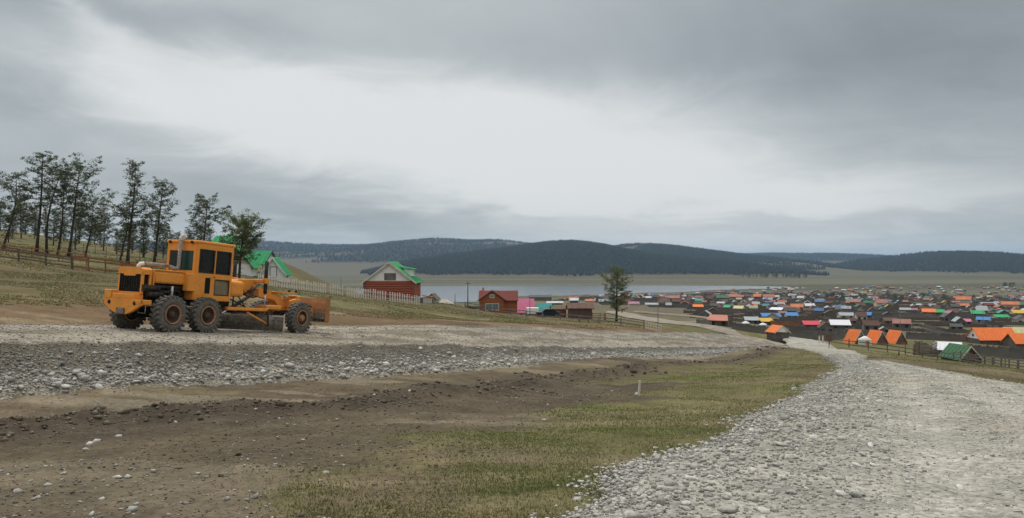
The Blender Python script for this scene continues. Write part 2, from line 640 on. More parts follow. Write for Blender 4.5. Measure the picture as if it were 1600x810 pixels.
def berm_x(Y):
    return np.interp(Y, BY, BX)


def grass_x(Y):
    return np.interp(Y, GY, GX)


def ground(X, Y, detail=True):
    X, Y = np.asarray(X, float), np.asarray(Y, float)
    z = ground0(X, Y)
    d, zr = inside_strip(X, Y, nt, nf)
    m = sstep(1.2, -0.8, d)
    z = z * (1 - m) + np.minimum(z, zr - 0.55) * m     # cut below the new road's fill
    d2, _ = inside_strip(X, Y, ol, orr)
    z = z - 0.22 * sstep(0.5, -0.7, d2)
    if detail:
        r = np.hypot(X, Y)
        near = sstep(60, 12, r)
        z = z + (fbm(X, Y, 3.0, 4, 3) - 0.5) * 0.16 * near
        far = sstep(30, 90, r) * sstep(900, 300, r)
        z = z + (fbm(X, Y, 22.0, 4, 5) - 0.5) * 0.9 * far * sstep(1, 14, np.minimum(d, d2))
        off = (X - berm_x(Y)) * 0.62
        on = sstep(115, 95, Y) * sstep(-5, 6, Y)
        wob = (fbm(X, Y, 4.0, 3, 31) - 0.5) * 2.6
        lump = 0.15 + 1.0 * fbm(X, Y, 0.9, 3, 41) + 0.7 * sstep(.5, .7, fbm(X, Y, 3.0, 3, 43))
        z = z + 0.30 * lump * np.exp(-((off + wob) / 0.75) ** 2) * on * sstep(0.2, 1.2, d)
        # wheel ruts beside the berm
        for k, dep in ((1.9, 0.07), (3.2, 0.06), (-1.7, 0.05)):
            z = z - dep * np.exp(-((off - k + wob * 0.5) / 0.22) ** 2) * on
        z = z + near * (fbm(X, Y, 0.55, 4, 77) - 0.5) * 0.10 * sstep(1.5, -0.5, X - grass_x(Y)) + near * (fbm(X, Y, 0.3, 3, 79) - 0.5) * 0.035
        tread = np.sin(Y * 11.0 + X * 3.0) * 0.012
        for k in (2.4, 3.9):
            z = z + tread * np.exp(-((off - k + wob * 0.4) / 0.20) ** 2) * on * near
    return z


def mixc(a, b, t):
    return a * (1 - t[..., None]) + np.array(b) * t[..., None]


def zone_color(X, Y, Z):
    """what the soil is at each place"""
    n1 = fbm(X, Y, 7.0, 5, 101)
    n2 = fbm(X, Y, 1.6, 4, 111)
    n3 = fbm(X, Y, 60.0, 5, 121)
    n4 = fbm(X * 0.35 + Y * 0.2, Y * 1.0, 3.2, 4, 131)
    r = np.hypot(X, Y)
    c = np.zeros(X.shape + (3,)) + np.array((0.135, 0.128, 0.058))          # pasture in early spring
    c = mixc(c, (0.20, 0.165, 0.085), sstep(0.48, 0.66, n1))                # dry grass
    c = mixc(c, (0.088, 0.100, 0.032), sstep(0.50, 0.62, n2) * 0.6)         # fresh green
    c = mixc(c, (0.115, 0.08, 0.05), sstep(0.58, 0.72, n3) * 0.5)
    # torn-up soil along the new road's far side
    d, _ = inside_strip(X, Y, nt, nf)
    offl = X - berm_x(Y)
    left = sstep(4, -4, offl)
    band = sstep(22, 7, d + (n1 - 0.5) * 18) * left * sstep(160, 120, Y)
    band = band * sstep(-75, -45, X)
    c = mixc(c, (0.148, 0.096, 0.055), band * 0.9)
    c = mixc(c, (0.24, 0.19, 0.12), band * sstep(0.55, 0.68, n4) * 0.8)
    # brown foreground between the road and the grass
    near = sstep(125, 95, Y) * sstep(14, 8, -offl) + 0
    fg = sstep(0.9, -0.9, (X - grass_x(Y)) + (n1 - 0.5) * 8.5 + (n2 - 0.5) * 3.0) * sstep(12, 2, d + 0 * X) * sstep(120, 100, Y)
    fgm = np.maximum(fg, sstep(1.4, -1.4, (X - grass_x(Y)) + (n1 - 0.5) * 8.5 + (n2 - 0.5) * 3.0) * (Y < 30))
    fgm = fgm * (offl > -25) * (d > -3) * (X > np.interp(Y, ne[:, 1], ne[:, 0]) - 0.5)
    c = mixc(c, (0.116, 0.094, 0.062), fgm)
    # dry trampled ground between berm and road
    nearside = X > np.interp(Y, ne[:, 1], ne[:, 0]) - 0.5
    tan = sstep(0.6, -0.8, offl + (n1 - 0.5) * 2.0) * (d < 14) * (Y < 120) * (d > -3) * nearside
    c = mixc(c, (0.19, 0.15, 0.095), tan * sstep(0.38, 0.56, n4) * 0.9)
    c = mixc(c, (0.165, 0.142, 0.075), tan * sstep(0.52, 0.64, n1) * 0.6)
    c = mixc(c, (0.105, 0.082, 0.056), tan * sstep(0.50, 0.60, fbm(X, Y, 2.6, 4, 171)) * 0.8)
    c = mixc(c, (0.25, 0.215, 0.155), tan * sstep(0.55, 0.63, fbm(X * 0.4 + Y * 0.3, Y, 1.5, 4, 173)) * 0.6)
    ber = np.exp(-((offl * 0.62 + (fbm(X, Y, 4.0, 3, 31) - 0.5) * 2.6) / 1.1) ** 2) * (Y < 115) * (Y > -5)
    c = mixc(c, (0.080, 0.065, 0.047), ber * 0.85)
    st = fgm * sstep(0.56, 0.66, n4) * (offl > 1.0)
    c = mixc(c, (0.19, 0.16, 0.11), st * 0.7)
    c = mixc(c, (0.07, 0.055, 0.04), fgm * sstep(0.45, 0.30, n1) * 0.7)
    # foreground grass
    gr = sstep(-0.6, 0.9, (X - grass_x(Y)) + (n1 - 0.5) * 8.5 + (n2 - 0.5) * 3.0) * (Y < 130) * (offl > 0)
    c = mixc(c, (0.142, 0.132, 0.058), gr * 0.9)
    c = mixc(c, (0.115, 0.126, 0.043), gr * sstep(0.43, 0.60, n2) * 0.8)
    c = mixc(c, (0.19, 0.155, 0.09), gr * sstep(0.54, 0.70, n4) * 0.75)
    c = mixc(c, (0.135, 0.105, 0.068), gr * sstep(0.55, 0.64, n1) * 0.85)
    c = mixc(c, (0.20, 0.165, 0.10), gr * sstep(0.56, 0.64, fbm(X * 0.5 + Y * 0.2, Y, 2.0, 4, 181)) * 0.6)
    # town ground: trodden dark yards; plain beyond: tan and olive bands
    town = sstep(170, 260, Y) * sstep(1150, 950, r) * sstep(-40, 60, X - 0.05 * Y)
    c = mixc(c, (0.145, 0.125, 0.092), town * 0.7)
    pl = sstep(600, 1000, r)
    nb = fbm(X * 0.25, Y, 170.0, 5, 141)
    pc = np.zeros(X.shape + (3,)) + np.array((0.108, 0.106, 0.068))
    pc = mixc(pc, (0.145, 0.132, 0.09), sstep(0.5, 0.64, nb))
    pc = mixc(pc, (0.075, 0.078, 0.045), sstep(0.5, 0.36, nb))
    c = c * (1 - pl[..., None] * 0.9) + pc * pl[..., None] * 0.9
    return np.concatenate([c, np.ones(X.shape + (1,))], -1)


def axis_fine(lo, a, b, hi, h, gl, gh):
    """even fine steps from a to b, growing steps outside"""
    mid_ = list(np.arange(a, b, h))
    up, st = [mid_[-1]], h
    while up[-1] < hi:
        st *= gh
        up.append(up[-1] + st)
    dn, st = [mid_[0]], h
    while dn[-1] > lo:
        st *= gl
        dn.append(dn[-1] - st)
    return np.array(dn[:0:-1] + mid_ + up[1:])


gx = axis_fine(-14000, -12, 8, 14000, 0.115, 1.052, 1.052)
gy = axis_fine(-6000, 5, 25, 15000, 0.115, 1.065, 1.046)
GXX, GYY = np.meshgrid(gx, gy)
GZ = ground(GXX, GYY)
gcol = zone_color(GXX, GYY, GZ)
M_soil = ground_mat('soil')
me = np_mesh('ground', np.stack([GXX, GYY, GZ], -1).reshape(-1, 3), grid_faces(*GXX.shape), M_soil, True, cattr={'zone': gcol.reshape(-1, 4)})
ground_o = kind(link('ground', me), 'structure')

# ------------------------------------------------------------------ roads
M_gravel = ground_mat('gravel', True)


def strip(name, secs, col, m):
    """secs: list of (n,3) arrays across the strip"""
    V = np.stack(secs, 1)
    n, k = V.shape[:2]
    me = np_mesh(name, V.reshape(-1, 3), grid_faces(n, k)[:, ::-1], m, True, cattr={'zone': col.reshape(-1, 4)})
    return kind(link(name, me), 'structure'), V


def lerp(a, b, t):
    return a * (1 - t) + b * t


# new road: flank (toe to shoulder), top, far edge tucked into the ground
secs = []
und = nt + (nt - ne) * np.array([0.25, 0.25, 0])
und[:, 2] = nt[:, 2] - 0.5
secs.append(und)
NFL, NTOP = 14, 16
for i in range(NFL):
    t = i / NFL
    q = lerp(nt, ne, t)
    q[:, 2] = nt[:, 2] + (ne[:, 2] - nt[:, 2]) * (t ** 0.92)
    secs.append(q)
for i in range(NTOP + 1):
    t = i / NTOP
    q = lerp(ne, nf, t)
    q[:, 2] += 0.10 * math.sin(math.pi * t)
    secs.append(q)
out_ = nf + (nf - ne) * np.array([0.12, 0.12, 0])
out_[:, 2] -= 0.55
secs.append(out_)
V = np.stack(secs, 1)
tt = np.r_[-0.1, np.arange(NFL) / NFL, 1 + np.arange(NTOP + 1) / NTOP, 2.1][None, :] + 0 * V[..., 0]
fl = sstep(0.0, 0.12, tt) * sstep(1.12, 0.9, tt)
V[..., 2] += fl * (fbm(V[..., 0], V[..., 1], 1.1, 4, 7) - 0.5) * 0.30
# a low uneven ridge of stones along the shoulder, and grader ruts on top
V[..., 2] += sstep(1.0, 1.06, tt) * sstep(1.95, 1.6, tt) * (fbm(V[..., 0], V[..., 1], 1.6, 4, 9) - 0.5) * 0.12
V[..., 2] += np.exp(-((tt - 0.98) / 0.06) ** 2) * (fbm(V[..., 0], V[..., 1], 2.4, 3, 19) - 0.35) * 0.22
nn = fbm(V[..., 0], V[..., 1], 2.5, 5, 211)
ns = fbm(V[..., 0] * 0.3 + V[..., 1] * 0.2, tt * 14, 1.2, 4, 215)
rc = np.zeros(V.shape) + np.array((0.385, 0.352, 0.29))
rc = mixc(rc, (0.24, 0.205, 0.155), sstep(0.45, 0.62, ns) * (tt > 1.02))
rc = mixc(rc, (0.15, 0.132, 0.105), (tt < 0.99) * sstep(0.15, 0.45, tt + (nn - 0.5) * 0.5) * 0.9)
rc = mixc(rc, (0.17, 0.14, 0.10), sstep(1.82, 2.0, tt + (nn - 0.5) * 0.5))
rc = np.concatenate([rc, np.ones(rc.shape[:2] + (1,))], -1)
new_road, NV = strip('new_gravel_road', [V[:, i] for i in range(V.shape[1])], rc, M_gravel)

# old road
secs = []
NOC = 26
mid = (ol + orr) / 2
for i in range(NOC + 1):
    t = i / NOC * 1.12 - 0.06
    q = lerp(ol, orr, t)
    secs.append(q)
V = np.stack(secs, 1)
wid = np.linalg.norm((orr - ol)[:, :2], axis=1)[:, None]
tt = (np.arange(NOC + 1) / NOC * 1.12 - 0.06)[None, :] + 0 * V[..., 0]
V[..., 0] += ((fbm(V[..., 0], V[..., 1], 2.0, 4, 61) - 0.5) * 1.3) * (np.abs(tt - 0.5) > 0.40)
ed = np.minimum(tt, 1 - tt)
V[..., 2] = ground0(V[..., 0], V[..., 1])
lift = 0.05 * sstep(-0.05, 0.03, ed) + 0.13 * sstep(0.0, 0.3, ed) - 0.30 * sstep(-0.02, -0.06, ed)
V[..., 2] += lift + 0.0012 * V[..., 1].clip(0, None)
# windrow of loose stones on the left edge, wheel ruts
wl = np.exp(-((tt - 0.10) / 0.07) ** 2) * sstep(45, 10, V[..., 1])
V[..., 2] += wl * (0.02 + 0.16 * fbm(V[..., 0], V[..., 1], 1.2, 4, 71))
for k in (0.40, 0.62, 0.80):
    V[..., 2] -= 0.045 * np.exp(-((tt - k) / 0.045) ** 2)
V[..., 2] += (fbm(V[..., 0], V[..., 1], 0.8, 4, 81) - 0.5) * 0.06 * (ed > 0)
nn = fbm(V[..., 0], V[..., 1], 3.0, 5, 221)
rc = np.zeros(V.shape) + np.array((0.42, 0.405, 0.36))
rut = sum(np.exp(-((tt - k) / 0.06) ** 2) for k in (0.40, 0.62, 0.80)).clip(0, 1)
rc = mixc(rc, (0.47, 0.455, 0.405), rut * 0.8)
rc = mixc(rc, (0.34, 0.315, 0.255), sstep(0.5, 0.68, nn) * 0.6)
rc = np.concatenate([rc, np.ones(rc.shape[:2] + (1,))], -1)
old_road, OV = strip('gravel_road', [V[:, i] for i in range(V.shape[1])], rc, M_gravel)


# tracks on the flat: a worn road from the junction into the valley
def track(name, pts, width, col, lift=0.12):
    c = poly_interp([(p[0], p[1], 0) for p in pts], 120)
    t = np.gradient(c[:, :2], axis=0)
    t /= np.linalg.norm(t, axis=1)[:, None]
    nrm = np.stack([t[:, 1], -t[:, 0]], 1)
    sec = []
    for k in np.linspace(-0.5, 0.5, 7):
        q = c.copy()
        q[:, :2] += nrm * (k * width)
        q[:, 2] = ground(q[:, 0], q[:, 1]) + lift + 0.0015 * q[:, 1] - (0.5 if abs(k) > 0.45 else 0)
        sec.append(q)
    cc = np.zeros((120, 7, 4)) + np.array((*col, 1))
    return strip(name, sec, cc, M_gravel)[0]


track('track', [P(1225, 0, 138), P(1150, 0, 158), P(1090, 0, 178), P(1040, 0, 205), P(1000, 0, 240), P(960, 0, 300)], 7.0, (0.33, 0.30, 0.25), 0.35)
track('track', [P(1060, 0, 196), P(1120, 0, 222), P(1110, 0, 260), P(1040, 0, 300), P(1000, 0, 330)], 6.0, (0.27, 0.24, 0.19), 0.35)

# ------------------------------------------------------------------ lake
lk = [P(600, 467, 800), P(690, 473, 740), P(760, 472, 760), P(845, 470, 790), P(900, 464, 880), P(985, 460, 950), P(1010, 458.5, 985), P(1045, 458, 990), P(1100, 455, 1060),
      P(1150, 453, 1110), P(1215, 452, 1140), P(1260, 451.5, 1165), P(1235, 449.5, 1230), P(1180, 448, 1280), P(1100, 447.5, 1300), P(1000, 447, 1310), P(900, 447, 1310),
      P(800, 447.5, 1300), P(700, 448, 1280), P(620, 449, 1260), P(560, 455, 1080)]
lp = poly_interp([(a[0], a[1], 0) for a in lk + lk[:1]], 160)[:-1]
bm = bmesh.new()
lv = [bm.verts.new((q[0], q[1], PLAIN + 0.45)) for q in lp]
bm.faces.new(lv)
bmesh.ops.triangulate(bm, faces=bm.faces)
me = bpy.data.meshes.new('lake')
bm.to_mesh(me)
bm.free()
m = bpy.data.materials.new('water')
m.use_nodes = True
bs = m.node_tree.nodes['Principled BSDF']
t = NT(m.node_tree)
bs.inputs['Base Color'].default_value = (0.09, 0.11, 0.125, 1)
bs.inputs['Roughness'].default_value = 0.12
bs.inputs['IOR'].default_value = 1.33
geo = t.new('ShaderNodeNewGeometry')
bn = t.new('ShaderNodeBump')
bn.inputs['Strength'].default_value = 0.25
bn.inputs['Distance'].default_value = 0.3
t.put(bn.inputs['Height'], t.noise(geo.outputs['Position'], 0.5, 4, 0.6))
t.put(bs.inputs['Normal'], bn.outputs[0])
me.materials.append(m)
# the lake bed: lower the ground there by lifting the water sheet clear of the plain
kind(link('lake', me), 'structure')

# ------------------------------------------------------------------ hills and their forest
M_hill = ground_mat('hillside')
M_forest = attr_mat('forest_needles', [(0.0, (0.011, 0.017, 0.017)), (0.6, (0.016, 0.023, 0.021)), (1.0, (0.024, 0.031, 0.025))], bscale=0.05)


def hill(prof, D, foot, back, seed, ntree, hmin, th=13.0, bare=0.62):
    px = np.array([a for a, b in prof], float)
    pz = np.array([(HY - b) / F0 * D for a, b in prof]) - PLAIN
    x0, x1 = (px[0] - 800) / F0 * D, (px[-1] - 800) / F0 * D
    nx, ny = 260, 70

    def hz(X, Y):
        xr = X + (fbm(X, Y, 500, 3, seed + 3) - 0.5) * 120 * sstep(D, D - 600, Y)
        base = np.interp(800 + xr / D * F0, px, pz, left=0, right=0)
        # smooth the profile a little
        base = (base + np.interp(800 + (xr - 30) / D * F0, px, pz, left=0, right=0) + np.interp(800 + (xr + 30) / D * F0, px, pz, left=0, right=0)) / 3
        wob = (fbm(X, X * 0 + 3.3, 420, 3, seed) - 0.5) * (D - foot) * 0.55
        f0_ = foot + wob * 0.5
        s = np.where(Y < D, np.sin(np.clip((Y - f0_) / (D - f0_), 0, 1) * math.pi / 2) ** 1.15, sstep(D + back, D, Y))
        g = (fbm(X, Y * 0.5, 330, 5, seed + 9) - 0.5) * 0.34 * s * (1 - s * 0.85)
        return PLAIN - 1.5 + base * np.clip(s + g, 0, 1.02)
    X, Y = np.meshgrid(np.linspace(x0, x1, nx), np.r_[np.linspace(foot - (D - foot) * 0.45, D, ny - 14), np.linspace(D, D + back, 15)[1:]])
    Z = hz(X, Y)
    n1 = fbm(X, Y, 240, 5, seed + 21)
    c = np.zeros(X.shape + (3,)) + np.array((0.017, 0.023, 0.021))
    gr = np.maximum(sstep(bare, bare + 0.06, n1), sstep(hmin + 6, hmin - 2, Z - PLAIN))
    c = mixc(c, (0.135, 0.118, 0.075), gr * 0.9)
    c = np.concatenate([c, np.ones(X.shape + (1,))], -1)
    o = kind(link('hill', np_mesh('hill', np.stack([X, Y, Z], -1).reshape(-1, 3), grid_faces(*X.shape), M_hill, True, cattr={'zone': c.reshape(-1, 4)})), 'structure')
    rg = np.random.default_rng(seed)
    tx = rg.uniform(x0, x1, ntree * 3)
    ty = foot - 200 + (D + 60 - foot + 200) * rg.random(ntree * 3) ** 0.8
    tz = hz(tx, ty)
    nz = fbm(tx, ty, 240, 5, seed + 21)
    ok = (tz - PLAIN > hmin + 14 * (fbm(tx, ty, 90, 3, seed + 33) - 0.5) + 0.0) & (nz < bare + 0.02 + 0.05 * rg.random(ntree * 3))
    tx, ty, tz = tx[ok][:ntree], ty[ok][:ntree], tz[ok][:ntree]
    n = len(tx)
    h = th * rg.uniform(0.55, 1.25, n)
    r = h * rg.uniform(0.20, 0.34, n)
    K = 5
    ang = rg.uniform(0, 6.28, n)[:, None] + np.arange(K)[None] * 2 * math.pi / K
    rr = r[:, None] * rg.uniform(0.7, 1.25, (n, K))
    ring = np.stack([tx[:, None] + rr * np.cos(ang), ty[:, None] + rr * np.sin(ang), (tz + h * 0.12)[:, None] + 0 * ang], -1)
    top = np.stack([tx, ty, tz + h], -1)[:, None]
    Vv = np.concatenate([ring, top], 1).reshape(-1, 3)
    b = np.arange(n)[:, None] * (K + 1)
    k = np.arange(K)[None]
    Ff = np.stack([b + k, b + (k + 1) % K, b + K + 0 * k], -1).reshape(-1, 3)
    rnd = np.repeat(rg.random(n), K + 1)
    fo = link('forest', np_mesh('forest', Vv, Ff, M_forest, False, attrs={'rnd': rnd}))
    kind(fo, 'stuff')
    fo['label'] = 'dark conifer forest covering a far hillside'
    fo['category'] = 'forest'
    return o


hill([(-200, 400), (100, 388), (418, 379), (470, 382), (530, 385), (600, 384.5), (640, 379), (690, 374.5), (740, 378), (790, 378), (830, 384), (900, 392), (1000, 400), (1100, 420)], 5600, 2900, 1500, 1, 17000, 40, 14, 0.585)
hill([(560, 430), (600, 424), (640, 411), (700, 401), (800, 389), (850, 381.5), (890, 379), (925, 382.5), (950, 388), (975, 393), (1010, 400), (1060, 404), (1110, 408), (1160, 420), (1205, 431), (1240, 434)], 3050, 2180, 900, 2, 16000, 5, 12, 0.72)
hill([(850, 420), (905, 400), (960, 386), (990, 382), (1030, 384), (1090, 392.5), (1130, 399), (1180, 404), (1230, 418), (1280, 430)], 4100, 2700, 1200, 3, 9000, 12, 13, 0.60)
hill([(1040, 415), (1130, 399), (1200, 397), (1300, 398), (1350, 401), (1450, 405), (1600, 412)], 6200, 4200, 1500, 4, 6000, 50, 14, 0.66)
hill([(1225, 433), (1270, 425), (1330, 410), (1390, 403), (1450, 396), (1480, 395.5), (1530, 400), (1570, 402), (1600, 401.5), (1700, 398), (1850, 402), (2050, 415), (2200, 430)], 3500, 2200, 1000, 5, 19000, 8, 12, 0.70)

# ------------------------------------------------------------------ what things stand on
deps = bpy.context.evaluated_depsgraph_get()
BVH = []
for o in (ground_o, new_road, old_road):
    mm = o.data
    vv = np.empty(len(mm.vertices) * 3, np.float32)
    mm.vertices.foreach_get('co', vv)
    ff = np.empty(len(mm.loops), np.int32)
    mm.loops.foreach_get('vertex_index', ff)
    BVH.append(BVHTree.FromPolygons([tuple(q) for q in vv.reshape(-1, 3).tolist()], ff.reshape(-1, 4).tolist()))


def gz(x, y):
    b = -1e9
    for t in BVH:
        h = t.ray_cast(Vector((x, y, 400)), Vector((0, 0, -1)))
        if h[0] is not None:
            b = max(b, h[0].z)
    return b


def at(px, d):
    """a point on the ground in a picture column at depth d"""
    x = (px - 800) / F0 * d
    return (x, d, gz(x, d))


# ================================================================== MATERIALS FOR THINGS
M_orange = mat('machine_orange', (0.72, 0.275, 0.040), 0.55, 0.10, 2.0, dirt=(0.42, 0.20, 0.06), dirt_amt=0.15, spec=0.35)
M_orange2 = mat('machine_orange_worn', (0.46, 0.175, 0.05), 0.75, 0.2, 3.0, dirt=(0.24, 0.15, 0.085), dirt_amt=0.75)
M_black = mat('machine_black', (0.018, 0.018, 0.018), 0.6, 0.3, 4.0, dirt=(0.09, 0.075, 0.055), dirt_amt=0.5)
M_grille = mat('grille_black', (0.012, 0.012, 0.013), 0.7, 0.3)
M_rubber = mat('tyre_rubber', (0.085, 0.082, 0.075), 0.9, 0.25, 5.0, dirt=(0.19, 0.17, 0.14), dirt_amt=0.6, bump=0.3, bscale=40)
M_rimdark = mat('rim_dark', (0.07, 0.05, 0.038), 0.8, 0.3, 6.0)
M_rim = mat('rim_orange', (0.55, 0.23, 0.075), 0.75, 0.25, 6.0, dirt=(0.16, 0.13, 0.10), dirt_amt=0.8)
M_steel = mat('worn_steel', (0.24, 0.225, 0.195), 0.6, 0.3, 4.0, metal=0.2, dirt=(0.10, 0.075, 0.05), dirt_amt=0.6)
M_rod = mat('polished_rod', (0.45, 0.45, 0.43), 0.3, 0.1, metal=0.8)
M_pipe = mat('exhaust_grey', (0.33, 0.32, 0.29), 0.6, 0.2, 6.0, dirt=(0.14, 0.09, 0.06), dirt_amt=0.6)
M_pipew = mat('exhaust_white', (0.68, 0.67, 0.62), 0.6, 0.1, 6.0)


def glass_mat(name, col):
    m = bpy.data.materials.new(name)
    m.use_nodes = True
    bs = m.node_tree.nodes['Principled BSDF']
    t = NT(m.node_tree)
    tcn = t.new('ShaderNodeTexCoord')
    n = t.noise(tcn.outputs['Object'], 2.2, 5, 0.6)
    t.put(bs.inputs['Base Color'], t.ramp(n, [(0.3, tuple(c * 0.6 for c in col)), (0.75, col)]))
    t.put(bs.inputs['Roughness'], t.m('ADD', 0.08, t.m('MULTIPLY', n, 0.25)))
    bs.inputs['Specular IOR Level'].default_value = 0.35
    return m


M_glass = glass_mat('dark_glass', (0.016, 0.018, 0.018))
M_glassg = glass_mat('green_glass', (0.02, 0.065, 0.055))
M_glassd = glass_mat('dusty_glass', (0.26, 0.21, 0.13))
M_wood = mat('weathered_wood', (0.125, 0.098, 0.072), 0.9, 0.35, 2.0, bump=0.4, bscale=14, stretch=(1, 1, 6))
M_woodn = mat('new_brown_wood', (0.24, 0.105, 0.05), 0.85, 0.3, 2.0)
M_woodg = mat('grey_wood', (0.16, 0.148, 0.13), 0.92, 0.35, 1.2, bump=0.3, bscale=10)
M_woodd = mat('dark_wood', (0.125, 0.113, 0.099), 0.92, 0.4, 0.9)
M_picket = mat('whitewashed_wood', (0.66, 0.62, 0.54), 0.9, 0.25, 2.5, dirt=(0.25, 0.20, 0.15), dirt_amt=0.4)
M_logred = mat('red_stained_log', (0.36, 0.105, 0.062), 0.8, 0.28, 3.0, stretch=(0.5, 1, 4), bump=0.3, bscale=12)
M_logor = mat('orange_stained_log', (0.33, 0.115, 0.042), 0.8, 0.22, 3.0, bump=0.2, bscale=12)
M_white = mat('white_boards', (0.78, 0.77, 0.74), 0.8, 0.07, 2.0, dirt=(0.40, 0.37, 0.32), dirt_amt=0.15)
M_cream = mat('cream_boards', (0.50, 0.46, 0.38), 0.85, 0.12, 2.0)
M_rgreen = mat('green_metal_roof', (0.035, 0.30, 0.115), 0.5, 0.14, 1.2)
M_rdgreen = mat('dark_green_roof', (0.045, 0.125, 0.06), 0.6, 0.15, 1.2)
M_rred = mat('brown_red_roof', (0.155, 0.045, 0.036), 0.85, 0.15, 1.5)
M_rorange = mat('orange_metal_roof', (0.68, 0.175, 0.045), 0.55, 0.12, 1.2)
M_rpink = mat('pink_roof', (0.52, 0.15, 0.25), 0.6, 0.12, 1.5)
M_rteal = mat('teal_roof', (0.07, 0.30, 0.29), 0.6, 0.12, 1.5)
M_rwhite = mat('white_metal_roof', (0.66, 0.67, 0.68), 0.5, 0.06, 1.5)
M_rgrey = mat('grey_metal_roof', (0.33, 0.35, 0.36), 0.5, 0.15, 1.5)
M_rblue = mat('blue_metal_roof', (0.055, 0.20, 0.46), 0.5, 0.14, 1.5)
M_ryellow = mat('yellow_metal_roof', (0.56, 0.36, 0.06), 0.55, 0.12, 1.5)
M_rbrown = mat('brown_roof', (0.125, 0.075, 0.058), 0.8, 0.25, 1.5)
M_rcrim = mat('crimson_roof', (0.55, 0.07, 0.09), 0.55, 0.14, 1.5)
M_rsalmon = mat('faded_red_roof', (0.47, 0.19, 0.135), 0.65, 0.16, 1.5)
M_rlime = mat('pale_yellow_roof', (0.50, 0.47, 0.24), 0.6, 0.12, 1.5)
M_rdark = mat('dark_felt_roof', (0.11, 0.106, 0.10), 0.9, 0.25, 1.5)
M_felt = mat('white_felt', (0.70, 0.69, 0.66), 0.9, 0.05, 2.0)
M_concrete = mat('foundation', (0.36, 0.33, 0.28), 0.9, 0.15, 3.0)

# ================================================================== ROAD GRADER
GU = Vector((0.438, 0.899, 0))
GR_ = Vector((0.899, -0.438, 0))
p_rear = Vector((-12.9, 30.0, 0)) - GR_ * 1.1
p_front = p_rear + GU * 7.2


def on_road(p):
    h = BVH[1].ray_cast(Vector((p.x, p.y, 300)), Vector((0, 0, -1)))
    return h[0].z


zr = (on_road(p_rear + GR_ * 1.1) + on_road(p_rear - GR_ * 1.1)) / 2
zf = (on_road(p_front + GR_ * 1.1) + on_road(p_front - GR_ * 1.1)) / 2
gx_ = ((on_road(p_rear + GR_ * 1.1) - on_road(p_rear - GR_ * 1.1)) + (on_road(p_front + GR_ * 1.1) - on_road(p_front - GR_ * 1.1))) / 4.4
fy = Vector((GU.x, GU.y, (zf - zr) / 7.2)).normalized()
fx = Vector((GR_.x, GR_.y, gx_))
fx = (fx - fy * fx.dot(fy)).normalized()
fz = fx.cross(fy)
grader = empty('road_grader', (0, 0, 0))
grader.matrix_world = Matrix(((fx.x, fy.x, fz.x, p_rear.x), (fx.y, fy.y, fz.y, p_rear.y), (fx.z, fy.z, fz.z, zr - 0.03), (0, 0, 0, 1)))
tag(grader, 'orange road grader with six black tyres parked on the new gravel road', 'road grader')
G = grader

# wheels
TR, TW = 0.70, 0.42


def tyre_mesh():
    b = MB()
    prof = [(-TW / 2 + .05, .36), (-TW / 2, .42), (-TW / 2 - .01, .52), (-TW / 2 + .03, .62), (-TW / 2 + .09, TR - .035), (0, TR - .025), (TW / 2 - .09, TR - .035),
            (TW / 2 - .03, .62), (TW / 2 + .01, .52), (TW / 2, .42), (TW / 2 - .05, .36)]
    b.lathe(prof, 40)
    NL = 22
    for k in range(NL):
        for sgn in (-1, 1):
            a = 2 * math.pi * (k + (0.5 if sgn > 0 else 0)) / NL
            rot = Matrix.Rotation(a, 3, 'X') @ Matrix.Rotation(sgn * 0.45, 3, 'Z')
            c = Matrix.Rotation(a, 3, 'X') @ Vector((sgn * TW * 0.27, 0, TR - 0.022))
            b.box((-TW * 0.25, -0.045, -0.035), (TW * 0.25, 0.045, 0.032), rot, tuple(c))
            c2 = Matrix.Rotation(a, 3, 'X') @ Vector((sgn * (TW * 0.47), 0, TR - 0.075))
            b.box((-0.02, -0.04, -0.06), (0.02, 0.04, 0.05), Matrix.Rotation(a, 3, 'X') @ Matrix.Rotation(sgn * 0.45, 3, 'Y'), tuple(c2))
    return b.mesh('tyre', M_rubber)


def rim_mesh():
    b = MB()
    b.lathe([(TW / 2 - .02, .375), (TW / 2 + .015, .37), (TW / 2 + .015, .33), (TW / 2 - .03, .315)], 32)
    b.lathe([(-TW / 2 + .02, .375), (-TW / 2 - .015, .37), (-TW / 2 - .015, .33), (-TW / 2 + .03, .315)], 32)
    return b.mesh('rim', M_rim)


def dish_mesh():
    b = MB()
    b.lathe([(TW / 2 - .03, .316), (TW / 2 - .12, .29), (TW / 2 - .15, .17), (TW / 2 - .15, .0)], 28)
    b.lathe([(-TW / 2 + .03, .316), (-TW / 2 + .12, .29), (-TW / 2 + .15, .17), (-TW / 2 + .15, .0)], 28)
    return b.mesh('wheel_disc', M_rimdark)


def hub_mesh(m, r=.12, o=.02):
    b = MB()
    for s in (-1, 1):
        b.lathe([(s * (TW / 2 - .16), r + .03), (s * (TW / 2 - .05 + o), r), (s * (TW / 2 + o - .02), r * .75), (s * (TW / 2 + o - .02), 0)], 18)
        for k in range(10):
            a = 2 * math.pi * k / 10
            b.tube([(s * (TW / 2 - .16), .21 * math.cos(a), .21 * math.sin(a)), (s * (TW / 2 - .12), .21 * math.cos(a), .21 * math.sin(a))], .018, 6)
    return b.mesh('hub', m)


